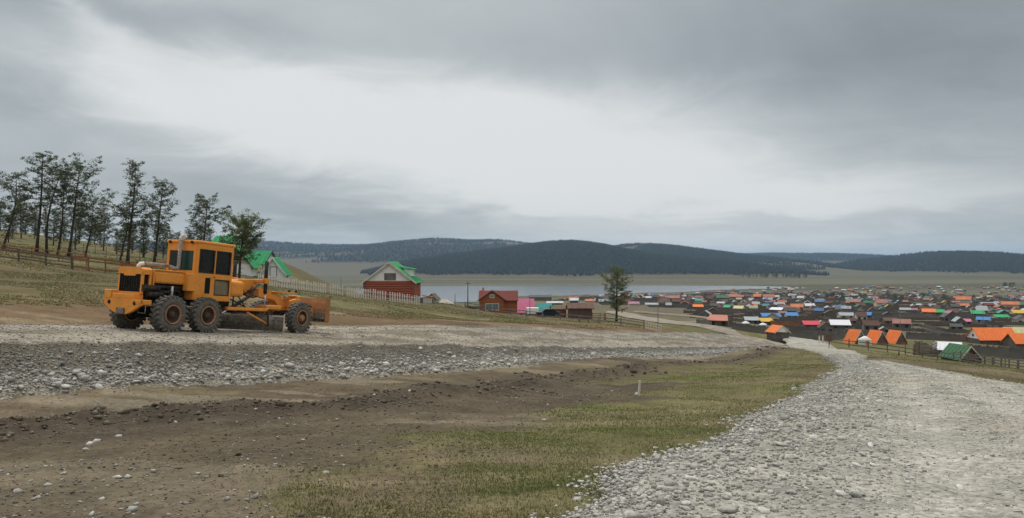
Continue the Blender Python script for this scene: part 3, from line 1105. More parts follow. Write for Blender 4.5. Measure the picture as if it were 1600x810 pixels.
ty_m, ri_m, di_m = tyre_mesh(), rim_mesh(), dish_mesh()
hb_d, hb_o = hub_mesh(M_rimdark), hub_mesh(M_rim, .14, .06)
for x in (1.1, -1.1):
    for y, hb in ((0, hb_d), (1.69, hb_d), (7.2, hb_o)):
        wv = link('wheel', ty_m, G, (x, y, TR - 0.01), (random.uniform(0, 6), 0, 0))
        link('rim', ri_m, wv)
        link('wheel_disc', di_m, wv)
        link('hub', hb, wv)
# tandem cases, axles, chassis
for s in (-1, 1):
    MB().bbox((s * .78 - .1, -.25, .48), (s * .78 + .1, 1.95, .95), .06).build('tandem_case', M_black, G)
MB().tube([(-.8, .85, .75), (.8, .85, .75)], .2, 14).build('rear_axle', M_black, G)
MB().tube([(-.95, 7.2, .7), (.95, 7.2, .7)], .12, 12).bbox((-.25, 6.95, .55), (.25, 7.45, 1.0), .05).build('front_axle', M_black, G)
MB().bbox((-.42, -1.0, 1.02), (.42, 3.6, 1.36), .03).build('chassis', M_black, G)
# rear bumper: plate with a V-shaped lower edge, two eyes and a hitch
b = MB()
b.prism([(-.98, 1.2), (-.98, .98), (-.52, .72), (-.22, .62), (.22, .62), (.52, .72), (.98, .98), (.98, 1.2)], -1.22, -1.1, 'y')
b.bbox((-.98, -1.24, 1.17), (-.62, -.75, 1.5), .03)
b.bbox((-.60, -1.2, 1.19), (.60, -.80, 1.38), .03)
b.bbox((.62, -1.24, 1.0), (.98, -.72, 1.18), .03)
bp = b.build('rear_bumper', M_orange, G)
for x in (-.68, .68):
    MB().tube([(x, -1.24, 1.04), (x, -1.215, 1.04)], .075, 14).build('bumper_eye', M_grille, bp)
MB().bbox((-.2, -1.30, .63), (.2, -1.2, .86), .02).build('tow_hitch', M_steel, bp)
MB().tube([(.62, -1.0, .98), (.62, -1.0, .7), (1.0, -1.0, .7), (1.0, -1.0, .98)], .02, 6).build('step', M_steel, G)
# radiator
b = MB()
b.prism([(-.64, 2.12), (-.64, 2.30), (-.56, 2.38), (.56, 2.38), (.64, 2.30), (.64, 2.12), (.30, 2.12), (.28, 2.05), (-.32, 2.05), (-.34, 2.12)], -.98, -.55, 'y')
b.bbox((.56, -.96, 1.38), (.64, -.86, 2.12), .01).bbox((-.64, -.96, 1.38), (-.56, -.86, 2.12), .01)
b.bbox((-.5, -1.0, 1.38), (.58, -.88, 1.46), .01)
b.build('radiator_surround', M_orange, G)
b = MB().box((-.56, -.94, 1.44), (.56, -.6, 2.12))
gr = b.build('radiator', M_grille, G)
b = MB()
for k in range(9):
    b.box((-.55 + k * .13, -.965, 1.46), (-.535 + k * .13, -.945, 2.1))
b.build('grille_bars', M_black, gr)
MB().bbox((-.70, -.9, 1.5), (-.64, -.3, 2.0), .02).build('side_radiator', M_black, G)
# hood
b = MB()
b.prism([(-.60, 1.84), (.60, 1.84), (.62, 2.22), (.56, 2.34), (-.56, 2.34), (-.62, 2.22)], -.42, 1.28, 'y')
hd = b.build('hood', M_orange, G)
MB().bbox((.605, -.36, 1.88), (.635, 1.0, 2.2), .02).build('hood_panel', M_orange, hd)
MB().bbox((-.64, -.42, 2.3), (.64, 1.3, 2.345), .015).build('hood_top', M_orange, hd)
MB().bbox((.5, -.62, 1.46), (.62, -.52, 2.3), .01).bbox((.5, -.44, 1.5), (.63, -.40, 2.32), .01).build('hood_frame', M_orange, G)
# engine under the hood
b = MB().bbox((-.4, -.5, 1.36), (.4, 1.25, 1.86), .05)
for k in range(6):
    b.tube([(.44, -.35 + k * .25, 1.42), (.44, -.35 + k * .25, 1.82)], .06, 8)
b.tube([(.5, -.4, 1.7), (.5, 1.1, 1.7)], .07, 10)
b.tube([(.52, -.2, 1.55), (.56, .3, 1.5), (.5, .8, 1.6)], .05, 8)
b.build('engine', M_black, G)
MB().tube([(.62, -.95, 1.62), (.62, -.2, 1.62)], .13, 14).tube([(.66, -.75, 1.40), (.66, -.05, 1.40)], .11, 14).build('air_tank', M_black, G)
MB().tube([(.55, .5, 1.36), (.55, .5, 1.75)], .05, 8).build('oil_filter', M_pipew, G)
MB().bbox((.30, -.1, 1.18), (.64, .5, 1.34), .03).build('battery_box', M_orange2, G)
# exhaust
MB().tube([(-.28, -.42, 2.34), (-.28, -.42, 2.46), (-.25, -.36, 2.53), (-.2, -.25, 2.55)], .075, 12).build('exhaust_elbow', M_pipew, G)
MB().tube([(-.2, -.25, 2.55), (-.02, .72, 2.55)], .07, 12).build('exhaust_pipe', M_pipe, G)
ep = MB().tube([(0, .75, 2.52), (.06, .98, 2.44), (.1, 1.1, 2.48), (.1, 1.12, 2.6), (.1, 1.12, 3.6)], [.075, .085, .085, .075, .075], 12).build('exhaust_stack', M_pipe, G)
MB().tube([(.1, 1.12, 3.58), (.1, 1.12, 3.7), (.14, 1.16, 3.77), (.25, 1.22, 3.79)], .085, 12).build('stack_cap', M_pipew, ep)

# cab: corner posts, sills and panels, so that the windows are real openings with panes
CX, CY0, CY1, CZ0, CZ1 = .80, 1.32, 3.22, 1.28, 3.50
cab = MB()
for x in (-CX, CX):
    for y0, y1 in ((CY0, CY0 + .13), (2.22, 2.32), (CY1 - .13, CY1)):
        cab.bbox((x - .045, y0, CZ0), (x + .045, y1, CZ1), .015)
    cab.bbox((x - .04, CY0 + .1, CZ0), (x + .04, 2.26, 2.36), .015)
    cab.bbox((x - .04, 2.28, CZ0), (x + .04, CY1 - .1, 1.50), .015)
    cab.bbox((x - .04, 2.28, 2.12), (x + .04, CY1 - .1, 2.36), .015)
    cab.bbox((x - .04, CY0 + .1, 3.28), (x + .04, CY1 - .1, CZ1), .015)
for y in (CY0, CY1):
    cab.bbox((-CX, y - .035, CZ0), (CX, y + .035, 2.42), .015)
    cab.bbox((-CX, y - .035, 3.2), (CX, y + .035, CZ1), .015)
    cab.bbox((-CX, y - .035, 2.4), (-CX + .14, y + .035, 3.22), .015)
    cab.bbox((CX - .14, y - .035, 2.4), (CX, y + .035, 3.22), .015)
cab.bbox((-CX, CY0, CZ0 - .02), (CX, CY1, CZ0 + .06), .01)
cb = cab.build('cab', M_orange, G)
rf = MB().bbox((-CX - .05, CY0 - .08, CZ1), (CX + .05, CY1 + .1, CZ1 + .13), .05, 3).build('cab_roof', M_orange, G)
MB().bbox((-CX + .05, CY0 + .02, CZ1 + .13), (.2, CY1 - .6, CZ1 + .17), .01).build('roof_plate', M_black, rf)
for x in (-.6, .6):
    MB().tube([(x, CY0 - .12, CZ1 + .04), (x, CY0 - .06, CZ1 + .04)], .06, 12).build('work_lamp', M_black, rf)
MB().box((-CX + .13, CY0 - .01, 2.41), (-.02, CY0 + .01, 3.21)).build('rear_window', M_glass, G)
MB().box((.02, CY0 - .012, 2.41), (CX - .13, CY0 + .008, 3.21)).build('rear_window', M_glassg, G)
MB().bbox((-.02, CY0 - .03, 2.4), (.02, CY0 + .03, 3.22), .008).build('rear_window_bar', M_black, G)
MB().box((-CX + .13, CY1 - .01, 2.41), (CX - .13, CY1 + .01, 3.21)).build('windscreen', M_glass, G)
for x in (-CX, CX):
    sx = .012 if x > 0 else -.012
    MB().box((x - .01 - sx, CY0 + .12, 2.35), (x + .01 - sx, 2.23, 3.29)).build('side_window', M_glass, G)
    MB().box((x - .01 - sx, 2.31, 2.35), (x + .01 - sx, CY1 - .12, 3.29)).build('door_window', M_glass, G)
    MB().box((x - .01 - sx, 2.31, 1.49), (x + .01 - sx, CY1 - .12, 2.13)).build('lower_door_window', M_glassd, G)
    e = .05 if x > 0 else -.05
    # rubber seals round the panes
    for (y0, y1, z0, z1) in ((CY0 + .14, 2.21, 2.38, 3.27), (2.33, CY1 - .14, 2.38, 3.27), (2.33, CY1 - .14, 1.52, 2.11)):
        q = MB()
        xs = sorted((x + e * .4, x + e * 1.02))
        q.bbox((xs[0], y0 - .03, z0 - .03), (xs[1], y0 + .01, z1 + .03), .008).bbox((xs[0], y1 - .01, z0 - .03), (xs[1], y1 + .03, z1 + .03), .008)
        q.bbox((xs[0], y0, z0 - .03), (xs[1], y1, z0 + .01), .008).bbox((xs[0], y0, z1 - .01), (xs[1], y1, z1 + .03), .008)
        q.build('window_seal', M_black, G)
    MB().bbox((min(x + e * .6, x + e * 1.1), 1.82, 1.55), (max(x + e * .6, x + e * 1.1), 2.08, 2.18), .06, 3).build('panel_slot', M_grille, G)
    MB().bbox((min(x + e * .6, x + e * 1.6), 2.24, 2.2), (max(x + e * .6, x + e * 1.6), 2.3, 2.24), .01).build('door_handle', M_black, G)
MB().bbox((.55, .98, 1.6), (.84, 1.34, 2.3), .03).build('side_box', M_orange, G)
MB().bbox((-.3, 2.1, 1.35), (.3, 2.6, 1.8), .05).bbox((-.28, 2.05, 1.8), (.28, 2.2, 2.5), .05).build('driver_seat', M_black, G)
# tank in front of the cab, main beam, saddle
MB().bbox((.12, 3.24, 1.48), (.80, 4.05, 2.16), .16, 4).build('fuel_tank', M_orange, G)
MB().bbox((-.80, 3.24, 1.48), (-.12, 4.05, 2.16), .16, 4).build('fuel_tank', M_orange, G)
b = MB()
b.prism([(3.2, 1.65), (4.6, 1.72), (5.1, 1.62), (6.5, 1.42), (6.72, 1.25), (6.8, .95), (7.25, .95), (7.2, 1.3), (6.95, 1.62), (6.6, 1.78), (5.2, 2.0), (4.8, 2.12), (3.2, 2.14)], -.17, .17, 'x')
bm_ = b.build('main_beam', M_orange, G)
for x in (-.19, .19):
    MB().prism([(6.1, 1.5), (6.5, 1.45), (6.7, 1.25), (6.78, .98), (7.0, .98), (6.95, 1.3), (6.7, 1.62), (6.2, 1.72)], x - .02, x + .02, 'x').build('gooseneck_cheek', M_orange, bm_)
MB().bbox((-.3, 6.3, 1.78), (.3, 7.9, 1.83), .015).build('front_deck', M_orange, G)
b = MB()
b.prism([(4.0, 2.16), (4.1, 2.24), (5.45, 2.30), (5.5, 2.16), (5.1, 2.1), (4.85, 1.95), (4.75, 1.75), (4.5, 1.7), (4.35, 2.0)], -.34, .34, 'x')
b.bbox((-.98, 5.0, 2.14), (.98, 5.22, 2.3), .03)
b.build('saddle', M_orange, G)
MB().tube([(.45, 4.55, 1.75), (.5, 4.9, 1.9), (.4, 5.15, 1.75)], .04, 8).tube([(.4, 4.4, 1.6), (.6, 4.75, 1.5), (.45, 5.1, 1.55)], .035, 8).tube([(.3, 4.3, 1.55), (.6, 4.6, 1.75), (.7, 4.95, 2.1)], .03, 8).build('hydraulic_hoses', M_black, G)
MB().bbox((.2, 4.9, 1.55), (.5, 5.2, 1.9), .05).build('valve_block', M_orange2, G)
for s in (-1, 1):
    cyl = MB().tube([(s * .92, 5.12, 1.7), (s * .92, 5.08, 3.1)], .085, 12).build('lift_cylinder', M_black, G)
    MB().tube([(s * .92, 5.14, .98), (s * .92, 5.12, 1.75)], .04, 10).build('piston_rod', M_rod, cyl)
    MB().bbox((s * .92 - .1, 5.0, 2.12), (s * .92 + .1, 5.24, 2.36), .03).build('cylinder_yoke', M_orange, cyl)
cyl = MB().tube([(.75, 3.45, 1.05), (.55, 4.55, 1.52)], .07, 10).build('side_cylinder', M_black, G)
MB().tube([(.9, 2.75, .78), (.75, 3.45, 1.05)], .035, 8).build('piston_rod', M_rod, cyl)
MB().tube([(.3, 3.4, 1.5), (.85, 4.3, 1.0)], .03, 6).tube([(.72, 3.5, 1.5), (.72, 3.5, 1.0)], .03, 6).tube([(.8, 3.7, 1.5), (.8, 4.1, 1.1)], .025, 6).build('link_rods', M_black, G)
# drawbar, circle and mouldboard
b = MB()
for s in (-1, 1):
    b.tube([(0, 6.75, .98), (s * .8, 5.2, .98), (s * .85, 3.9, .98)], .09, 6, smooth=False)
b.bbox((-.95, 3.35, .9), (.95, 3.55, 1.06), .02)
b.build('drawbar', M_orange2, G)
MB().bbox((.82, 3.0, .93), (.98, 5.35, 1.05), .02).build('drawbar_rail', M_orange, G)
MB().bbox((.3, 5.3, 1.02), (.9, 6.25, 1.2), .03).build('drawbar_cover', M_orange, G)
b = MB().lathe([(.80, .66), (.92, .66), (.92, .84), (.80, .84), (.80, .66)], 36, 'z', False, (0, 4.5, 0))
for k in range(48):
    a = 2 * math.pi * k / 48
    b.box((-.03, -.025, -.05), (.03, .025, .05), Matrix.Rotation(a, 3, 'Z'), (.87 * math.cos(a), 4.5 + .87 * math.sin(a), .86))
b.build('turning_circle', M_black, G)
MB().tube([(.9, 4.15, .86), (1.0, 5.25, .40)], .045, 6).build('mouldboard_brace', M_orange, G)
MB().tube([(.9, 3.3, .80), (.9, 4.1, .86)], .035, 6).build('brace_rod', M_black, G)
MB().tube([(1.0, 5.3, 1.0), (1.02, 5.32, .3)], .04, 6).build('brace_rod', M_black, G)
prof = [(.10 * 1, .12), (.02, .26), (-.03, .40), (-.03, .54), (.02, .66), (.10, .76)]
poly = prof + [(a - .035, z) for a, z in prof[::-1]]
ang = math.atan2(1.9, 2.4)
b = MB()
b.prism(poly, -1.75, 1.75, 'x')
mb = b.build('mouldboard', M_steel, G, loc=(0.1, 4.75, 0.02), rot=(0, 0, ang))
MB().bbox((-1.75, .08, .06), (1.75, .12, .2), .01).build('cutting_edge', M_steel, mb)
MB().bbox((1.3, -.1, .52), (1.75, -.04, .72), .02).build('mouldboard_rail', M_steel, mb)
MB().bbox((1.72, -.12, .08), (1.76, .16, .82), .01).build('end_plate', M_cream, mb)
# front blade on its push frame
b = MB()
for s in (-1, 1):
    b.prism([(7.1, .95), (7.1, 1.45), (7.55, 1.55), (7.75, 1.35), (8.2, 1.30), (8.75, 1.1), (8.75, .75), (8.2, .85), (7.6, .9)], s * .55 - .06, s * .55 + .06, 'x')
b.bbox((-.6, 7.5, 1.1), (.6, 7.7, 1.55), .04)
b.bbox((-.3, 7.9, 1.3), (.3, 8.15, 1.7), .05)
b.build('blade_frame', M_orange, G)
prof = [(.20, .45), (.07, .58), (.0, .78), (-.02, 1.0), (.02, 1.25), (.10, 1.48)]
poly = prof + [(a - .05, z) for a, z in prof[::-1]]
fb = MB().prism([(8.95 + a, z) for a, z in poly], -1.3, 1.3, 'x').build('front_blade', M_orange2, G, loc=(0, -.1, .16))
MB().bbox((-1.28, 8.84, .50), (1.28, 8.93, .80), .02).build('blade_rib', M_steel, fb)
MB().bbox((-1.29, 8.98, .36), (1.29, 9.16, .54), .02).build('blade_edge', M_steel, fb)
for s in (-1.31, 1.31):
    MB().bbox((s - .015, 8.86, .40), (s + .015, 9.18, 1.49), .006).build('blade_end_plate', M_orange2, fb)
for x in (-.9, -.35, .35, .9, 1.2):
    MB().bbox((x - .05, 8.74, .5), (x + .05, 8.96, .82), .015).build('blade_bracket', M_steel, fb)
for s in (-1, 1):
    MB().tube([(s * .3, 7.7, 1.45), (s * .4, 8.85, 1.2)], .05, 8).build('blade_cylinder', M_black, G)
for s in (-1, 1):
    MB().bbox((s * .2 - .05, 7.86, 1.83), (s * .2 + .05, 7.94, 1.95), .02).build('headlamp', M_black, G)

# ================================================================== TREES
M_bark = mat('larch_bark', (0.062, 0.047, 0.037), 0.95, 0.35, 3.0, bump=0.6, bscale=8, stretch=(1, 1, 0.3))
M_ndark = attr_mat('needles_dark', [(0.0, (0.062, 0.076, 0.044)), (0.5, (0.108, 0.126, 0.066)), (1.0, (0.170, 0.185, 0.090))], bscale=3, trans=.4)
M_nolive = attr_mat('needles_olive', [(0.0, (0.075, 0.09, 0.035)), (0.5, (0.15, 0.17, 0.062)), (1.0, (0.22, 0.24, 0.09))], bscale=3, trans=.4)


def tree_meshes(seed, H, lean, c0, rad, nl, m, topflat=False, bend=0.0, tr=None, dens=1.0, low=0.0):
    """a tapered, bent trunk with limbs and needle tufts on the limb ends; returns trunk and crown meshes"""
    rg = np.random.default_rng(seed)
    tr = tr or 0.013 * H + 0.03
    N = 9
    pts, rr = [], []
    ph = rg.uniform(0, 6.28)
    for i in range(N + 1):
        t = i / N
        pts.append(Vector((lean * (t + bend * math.sin(math.pi * t)) + 0.12 * math.sin(ph + t * 5) * t, 0.12 * math.cos(ph + t * 4) * t, H * t - 0.25 * (i == 0))))
        rr.append(tr * (1 - 0.88 * t) * (1.35 if i == 0 else 1) + 0.012)
    b = MB().tube(pts, rr, 8)

    def tp(t):
        f = min(max(t, 0), 0.999) * N
        i = int(f)
        return pts[i].lerp(pts[i + 1], f - i)
    C = []
    for k in range(nl):
        t = c0 + (0.985 - c0) * ((k + rg.uniform(0, 1)) / nl)
        q = (t - c0) / (1 - c0)
        if topflat:
            prof = 0.55 + 0.75 * math.sin(math.pi * min(1, q * 0.85 + 0.1)) * (0.5 + 0.5 * q)
        else:
            prof = (0.35 + 0.75 * (1 - q) ** 0.75) * (0.75 + 0.25 * math.sin(q * 9 + seed)) * (1 if q > 0.1 else 0.8)
        ln = rad * prof * rg.uniform(0.55, 1.15)
        a = k * 2.4 + rg.uniform(-0.6, 0.6)
        up = rg.uniform(-0.18, 0.28) + 0.42 * q ** 2 + (0.25 if topflat else 0)
        p0 = tp(t)
        d = Vector((math.cos(a), math.sin(a), up)).normalized()
        p1 = p0 + d * ln * 0.55 + Vector((0, 0, -0.05 * ln))
        p2 = p0 + d * ln + Vector((rg.uniform(-.2, .2), rg.uniform(-.2, .2), 0.10 * ln))
        r0 = max(0.018, tr * 0.34 * (1 - t * 0.7))
        b.tube([p0, p1, p2], [r0, r0 * 0.7, 0.012], 5)
        nc = max(2, int(ln / 0.42 * dens))
        for j in range(nc):
            f = 0.30 + 0.70 * (j + rg.uniform(0, 0.9)) / nc
            c = (p0.lerp(p1, f / 0.55) if f < 0.55 else p1.lerp(p2, (f - 0.55) / 0.45))
            sd = Vector((rg.normal(0, 0.30), rg.normal(0, 0.30), rg.normal(0.05, 0.14))) * min(1.0, 0.4 + ln * 0.3)
            if sd.length > 0.25:
                b.tube([c, c + sd], [0.014, 0.006], 4, cap=False)
            C.append((*(c + sd), rg.uniform(0.26, 0.50), rg.random()))
            C.append((*(c - sd * 0.9 + Vector((0, 0, rg.uniform(-.1, .2)))), rg.uniform(0.2, 0.4), rg.random()))
    for j in range(int(low)):
        t = rg.uniform(c0 * 0.45, c0)
        p0 = tp(t)
        a = rg.uniform(0, 6.28)
        p2 = p0 + Vector((math.cos(a), math.sin(a), rg.uniform(-.3, .3))) * rad * rg.uniform(0.25, 0.6)
        b.tube([p0, p2], [0.03, 0.008], 4)
    for j in range(4):
        C.append((*(tp(0.97) + Vector((rg.normal(0, .15), rg.normal(0, .15), rg.uniform(-.1, .25)))), 0.3, rg.random()))
    C = np.array(C)
    per = 22
    n = len(C) * per
    cc = np.repeat(C, per, 0)
    dirs = rg.normal(0, 1, (n, 3))
    dirs /= np.linalg.norm(dirs, axis=1)[:, None]
    rad_ = cc[:, 3:4] * rg.random((n, 1)) ** 0.45
    pos = cc[:, :3] + dirs * rad_ * np.array([1.15, 1.15, 0.62])
    ax = rg.normal(0, 1, (n, 3))
    ax[:, 2] = ax[:, 2] * 0.6 + 0.25
    ax /= np.linalg.norm(ax, axis=1)[:, None]
    sd = np.cross(ax, rg.normal(0, 1, (n, 3)))
    sd /= np.linalg.norm(sd, axis=1)[:, None]
    Ls = rg.uniform(0.06, 0.14, (n, 1))
    Ws = Ls * rg.uniform(0.28, 0.5, (n, 1))
    Vv = np.stack([pos - ax * Ls - sd * Ws * .4, pos + sd * Ws, pos + ax * Ls, pos - sd * Ws], 1).reshape(-1, 3)
    Ff = np.arange(n * 4).reshape(-1, 4)
    rnd = np.repeat(np.clip(cc[:, 4] * 0.65 + rg.random(n) * 0.35, 0, 1), 4)
    return b.mesh('trunk', M_bark), np_mesh('crown', Vv, Ff, m, False, attrs={'rnd': rnd})


def plant_tree(name, px, d, meshes, label, group=None, rz=0.0, sc=1.0, dy=0.0):
    x, y, z = at(px, d)
    o = empty(name, (x, y, z + dy), rz)
    o.scale = (sc, sc, sc)
    link('trunk', meshes[0], o)
    link('crown', meshes[1], o)
    tag(o, label, 'tree', group)
    return o


def m2(px_h, d):
    return px_h / F0 * d


TR_SPEC = [
    # px, depth, height px, lean px, crown start, crown radius px, limbs, bend, flat, label
    (4, 100, 116, 22, .42, 46, 30, .25, False, 'leaning conifer with a wide drooping crown beside the hillside rail fence'),
    (57, 102, 156, 12, .50, 34, 34, .0, False, 'tallest slim conifer with an open pointed crown above the rail fence'),
    (73, 104, 132, 22, .66, 24, 18, -.35, True, 'thin conifer whose upper trunk bends sharply sideways above the rail fence'),
    (90, 104, 110, 12, .62, 20, 16, .1, False, 'spindly half-bare conifer between two taller conifers above the rail fence'),
    (107, 103, 143, 18, .48, 33, 32, .05, True, 'tall conifer with flag-shaped crown top and a thick straight trunk'),
    (133, 108, 86, 14, .40, 36, 26, .1, True, 'low spreading conifer beside the flag-topped tall conifer'),
    (199, 97, 158, 13, .36, 30, 44, .0, False, 'tall dense conifer rising behind the rear of the grader'),
    (187, 98, 80, 14, .45, 26, 18, .1, False, 'short slanting conifer close against the tall dense conifer'),
    (240, 100, 130, 14, .40, 24, 34, .1, True, 'conifer with a round lobed crown top rising behind the cab'),
    (316, 104, 112, 6, .56, 25, 26, .0, True, 'lone umbrella-topped conifer standing beyond the cab roof'),
]
for i, (px, d, hp, lp_, c0, rp, nl, bend, flat, lab) in enumerate(TR_SPEC):
    H = m2(hp, d)
    ms = tree_meshes(50 + i, H, m2(lp_, d), c0 * .92, m2(rp * 1.22, d), nl, M_ndark, flat, bend, low=8)
    plant_tree('conifer_tree', px, d, ms, lab, 'tall conifers on the hillside')
ms = tree_meshes(81, m2(98, 84), m2(8, 84), .38, m2(36, 84), 38, M_nolive, True, 0, tr=.16, dens=1.3, low=4)
plant_tree('larch_tree', 373, 84, ms, 'olive green larch with a rounded crown in front of the green-roofed houses')
ms = tree_meshes(83, m2(78, 136), m2(2, 136),   .20, m2(25, 136), 46, M_nolive, True, 0, tr=.19, dens=.9, low=3)
plant_tree('conifer_tree', 963, 136, ms, 'lone conifer standing beside the long rail fence below the brown shed')
# the wood behind them on the hill
protos = [tree_meshes(120 + k, 7.5, random.uniform(-.4, .4), .10, 2.3, 40, M_ndark, k % 2 == 0, 0, dens=.9) for k in range(5)]
rg = np.random.default_rng(5)
for k in range(38):
    px = -70 + 400 * (k + rg.random()) / 38
    d = rg.uniform(118, 175)
    plant_tree('hill_conifer', px, d, protos[k % 5], 'small dark conifer in the wood behind the tall conifers', 'small conifers in the hillside wood', rg.uniform(0, 6.28), rg.uniform(.5, .85))

# ================================================================== FENCES
def unit_post(m, n=6, seed=0):
    rg = random.Random(seed)
    b = MB()
    b.tube([(0, 0, -0.12), (rg.uniform(-.015, .015), 0, .5), (0, rg.uniform(-.02, .02), 1)], [1, .95, .85], n, smooth=False)
    # radius is unit in x/y: scaled at use
    return b.mesh('post', m)


def unit_rail(m):
    return MB().box((0, -.5, -.5), (1, .5, .5)).mesh('rail', m)


POSTS, RAILS = {}, {}


def put_post(parent, o, p, h, r, m, tilt=0.0):
    me = POSTS.get(m.name) or POSTS.setdefault(m.name, unit_post(m))
    return link('post', me, parent, tuple(Vector(p) - o), (random.uniform(-tilt, tilt), random.uniform(-tilt, tilt), random.uniform(0, 3)), (r, r, h))


def put_rail(parent, o, p, q, w_, h_, m, name='rail'):
    me = RAILS.get(m.name) or RAILS.setdefault(m.name, unit_rail(m))
    v = Vector(q) - Vector(p)
    rot = v.to_track_quat('X', 'Z').to_euler()
    return link(name, me, parent, tuple(Vector(p) - o), rot, (v.length, w_, h_))


def ground_line(pts, step):
    """points on the ground along a polyline of (px, depth)"""
    xy = np.array([((a - 800) / F0 * d, d) for a, d in pts])
    ds = np.r_[0, np.cumsum(np.linalg.norm(np.diff(xy, axis=0), axis=1))]
    n = max(2, int(round(ds[-1] / step)) + 1)
    t = np.linspace(0, ds[-1], n)
    return [Vector((x, y, gz(x, y))) for x, y in zip(np.interp(t, ds, xy[:, 0]), np.interp(t, ds, xy[:, 1]))]


def rail_fence(name, pts, label, step=2.4, hgt=1.2, rails=(.35, .7, 1.05), m=None, rm=None, pr=.07, rw=.05, rh=.11, tilt=.05, skip=0.0, group=None):
    m = m or M_wood
    rm = rm or m
    L_ = ground_line(pts, step)
    o = L_[0]
    root = empty(name, o)
    for p in L_:
        put_post(root, o, p, hgt * random.uniform(.95, 1.12), pr * random.uniform(.8, 1.2), m, tilt)
    for a, c in zip(L_, L_[1:]):
        dv = (c - a).normalized()
        side = Vector((dv.y, -dv.x, 0)) * (pr + rw * .4)
        for h in rails:
            if random.random() < skip:
                continue
            put_rail(root, o, a - dv * .12 + side + Vector((0, 0, h + random.uniform(-.05, .05))), c + dv * .12 + side + Vector((0, 0, h + random.uniform(-.05, .05))), rw, rh * random.uniform(.8, 1.15), rm)
    return tag(root, label, 'fence', group)


rail_fence('rail_fence', [(-60, 72), (0, 74), (60, 75), (114, 76)], 'weathered dark four-rail fence crossing the hillside below the conifers', 2.3, 1.25, (.28, .58, .88, 1.15), M_wood, skip=.04, tilt=.06)
rail_fence('rail_fence', [(112, 77), (145, 78.5), (182, 80), (260, 84)], 'newer red-brown rail fence joined to the weathered hillside fence', 1.6, 1.35, (.25, .95, 1.22), M_wood, M_woodn, rh=.16)
rail_fence('rail_fence', [(-70, 84), (0, 84), (60, 84), (135, 85)], 'thin red-brown rail fence close behind the weathered hillside fence', 2.6, 1.15, (.6, 1.05), M_woodn, M_woodn, rh=.09)
wf = [(95, 118), (150, 116), (215, 113), (260, 112)]
L_ = ground_line(wf, 2.2)
root = empty('wire_fence', L_[0])
for p in L_:
    put_post(root, L_[0], p, 1.5, .045, M_woodg, .04)
b = MB()
for h in (.4, .8, 1.2):
    for a, c in zip(L_, L_[1:]):
        b.tube([a - L_[0] + Vector((0, 0, h)), c - L_[0] + Vector((0, 0, h))], .012, 4, cap=False)
kind(b.build('wires', M_woodg, root), 'stuff')
tag(root, 'thin post-and-wire fence among the conifer trunks', 'fence')


def picket_fence(pts, label, step=.34, hgt=1.25, m=M_picket):
    L_ = ground_line(pts, step)
    o = L_[0]
    root = empty('picket_fence', o)
    pk = MB().prism([(-.09, -.05), (.09, -.05), (.09, 1.0), (0, 1.06), (-.09, 1.0)], -.012, .012, 'y').mesh('picket', m)
    rg = random.Random(3)
    dv = (L_[-1] - L_[0])
    rz = math.atan2(dv.y, dv.x)
    for i, p in enumerate(L_):
        if rg.random() < .035:
            continue
        link('picket', pk, root, tuple(p - o), (0, rg.uniform(-.04, .04), rz), (rg.uniform(.8, 1.15), 1, hgt * rg.uniform(.9, 1.08)))
    for i in range(0, len(L_) - 1, 7):
        j = min(i + 7, len(L_) - 1)
        off = Vector((-dv.y, dv.x, 0)).normalized() * .05
        put_post(root, o, L_[i] + off * 1.5, hgt * 1.04, .06, m, .03)
        for h in (.35, .95):
            put_rail(root, o, L_[i] + off + Vector((0, 0, h)), L_[j] + off + Vector((0, 0, h)), .04, .07, m)
    return tag(root, label, 'fence')


picket_fence([(404, 101), (430, 103), (500, 107), (578, 111), (655, 113)], 'whitewashed picket fence running downhill past the red log house')
rail_fence('rail_fence', [(727, 138), (800, 130), (868, 123), (940, 117), (1006, 113)], 'long low two-rail fence below the orange log cabin and brown shed', 3.6, 1.05, (.45, .92), M_woodg, rh=.13, pr=.09, skip=.06)
rail_fence('rail_fence', [(1296, 133), (1340, 131), (1385, 128), (1430, 124), (1490, 117)], 'dark two-rail fence passing below the orange-roofed tourist cabins', 3.2, 1.35, (.5, 1.1), M_woodd, rh=.13, pr=.085)
rail_fence('rail_fence', [(1490, 116), (1545, 104), (1600, 93), (1680, 84)], 'dark four-rail fence running from the green-roofed log cabin', 2.7, 1.45, (.3, .65, 1.0, 1.32), M_woodd, rh=.11, pr=.09)
rail_fence('rail_fence', [(1522, 126), (1570, 118), (1630, 110)], 'second dark rail fence close behind the four-rail fence', 2.8, 1.35, (.4, .8, 1.2), M_woodd, rh=.1, pr=.08)

# white lattice gate at the end of the long fence
a, c = Vector(at(1009, 112.5)), Vector(at(1033, 111.5))
root = empty('lattice_gate', a)
v = c - a
for i in range(7):
    p = a + v * (i / 6)
    put_post(root, a, p, 1.15, .05, M_picket, .02)
for h in (.25, .65, 1.05):
    put_rail(root, a, a + Vector((0, 0, h)), c + Vector((0, 0, h)), .05, .08, M_picket)
tag(root, 'small whitewashed lattice gate at the end of the long rail fence', 'gate')


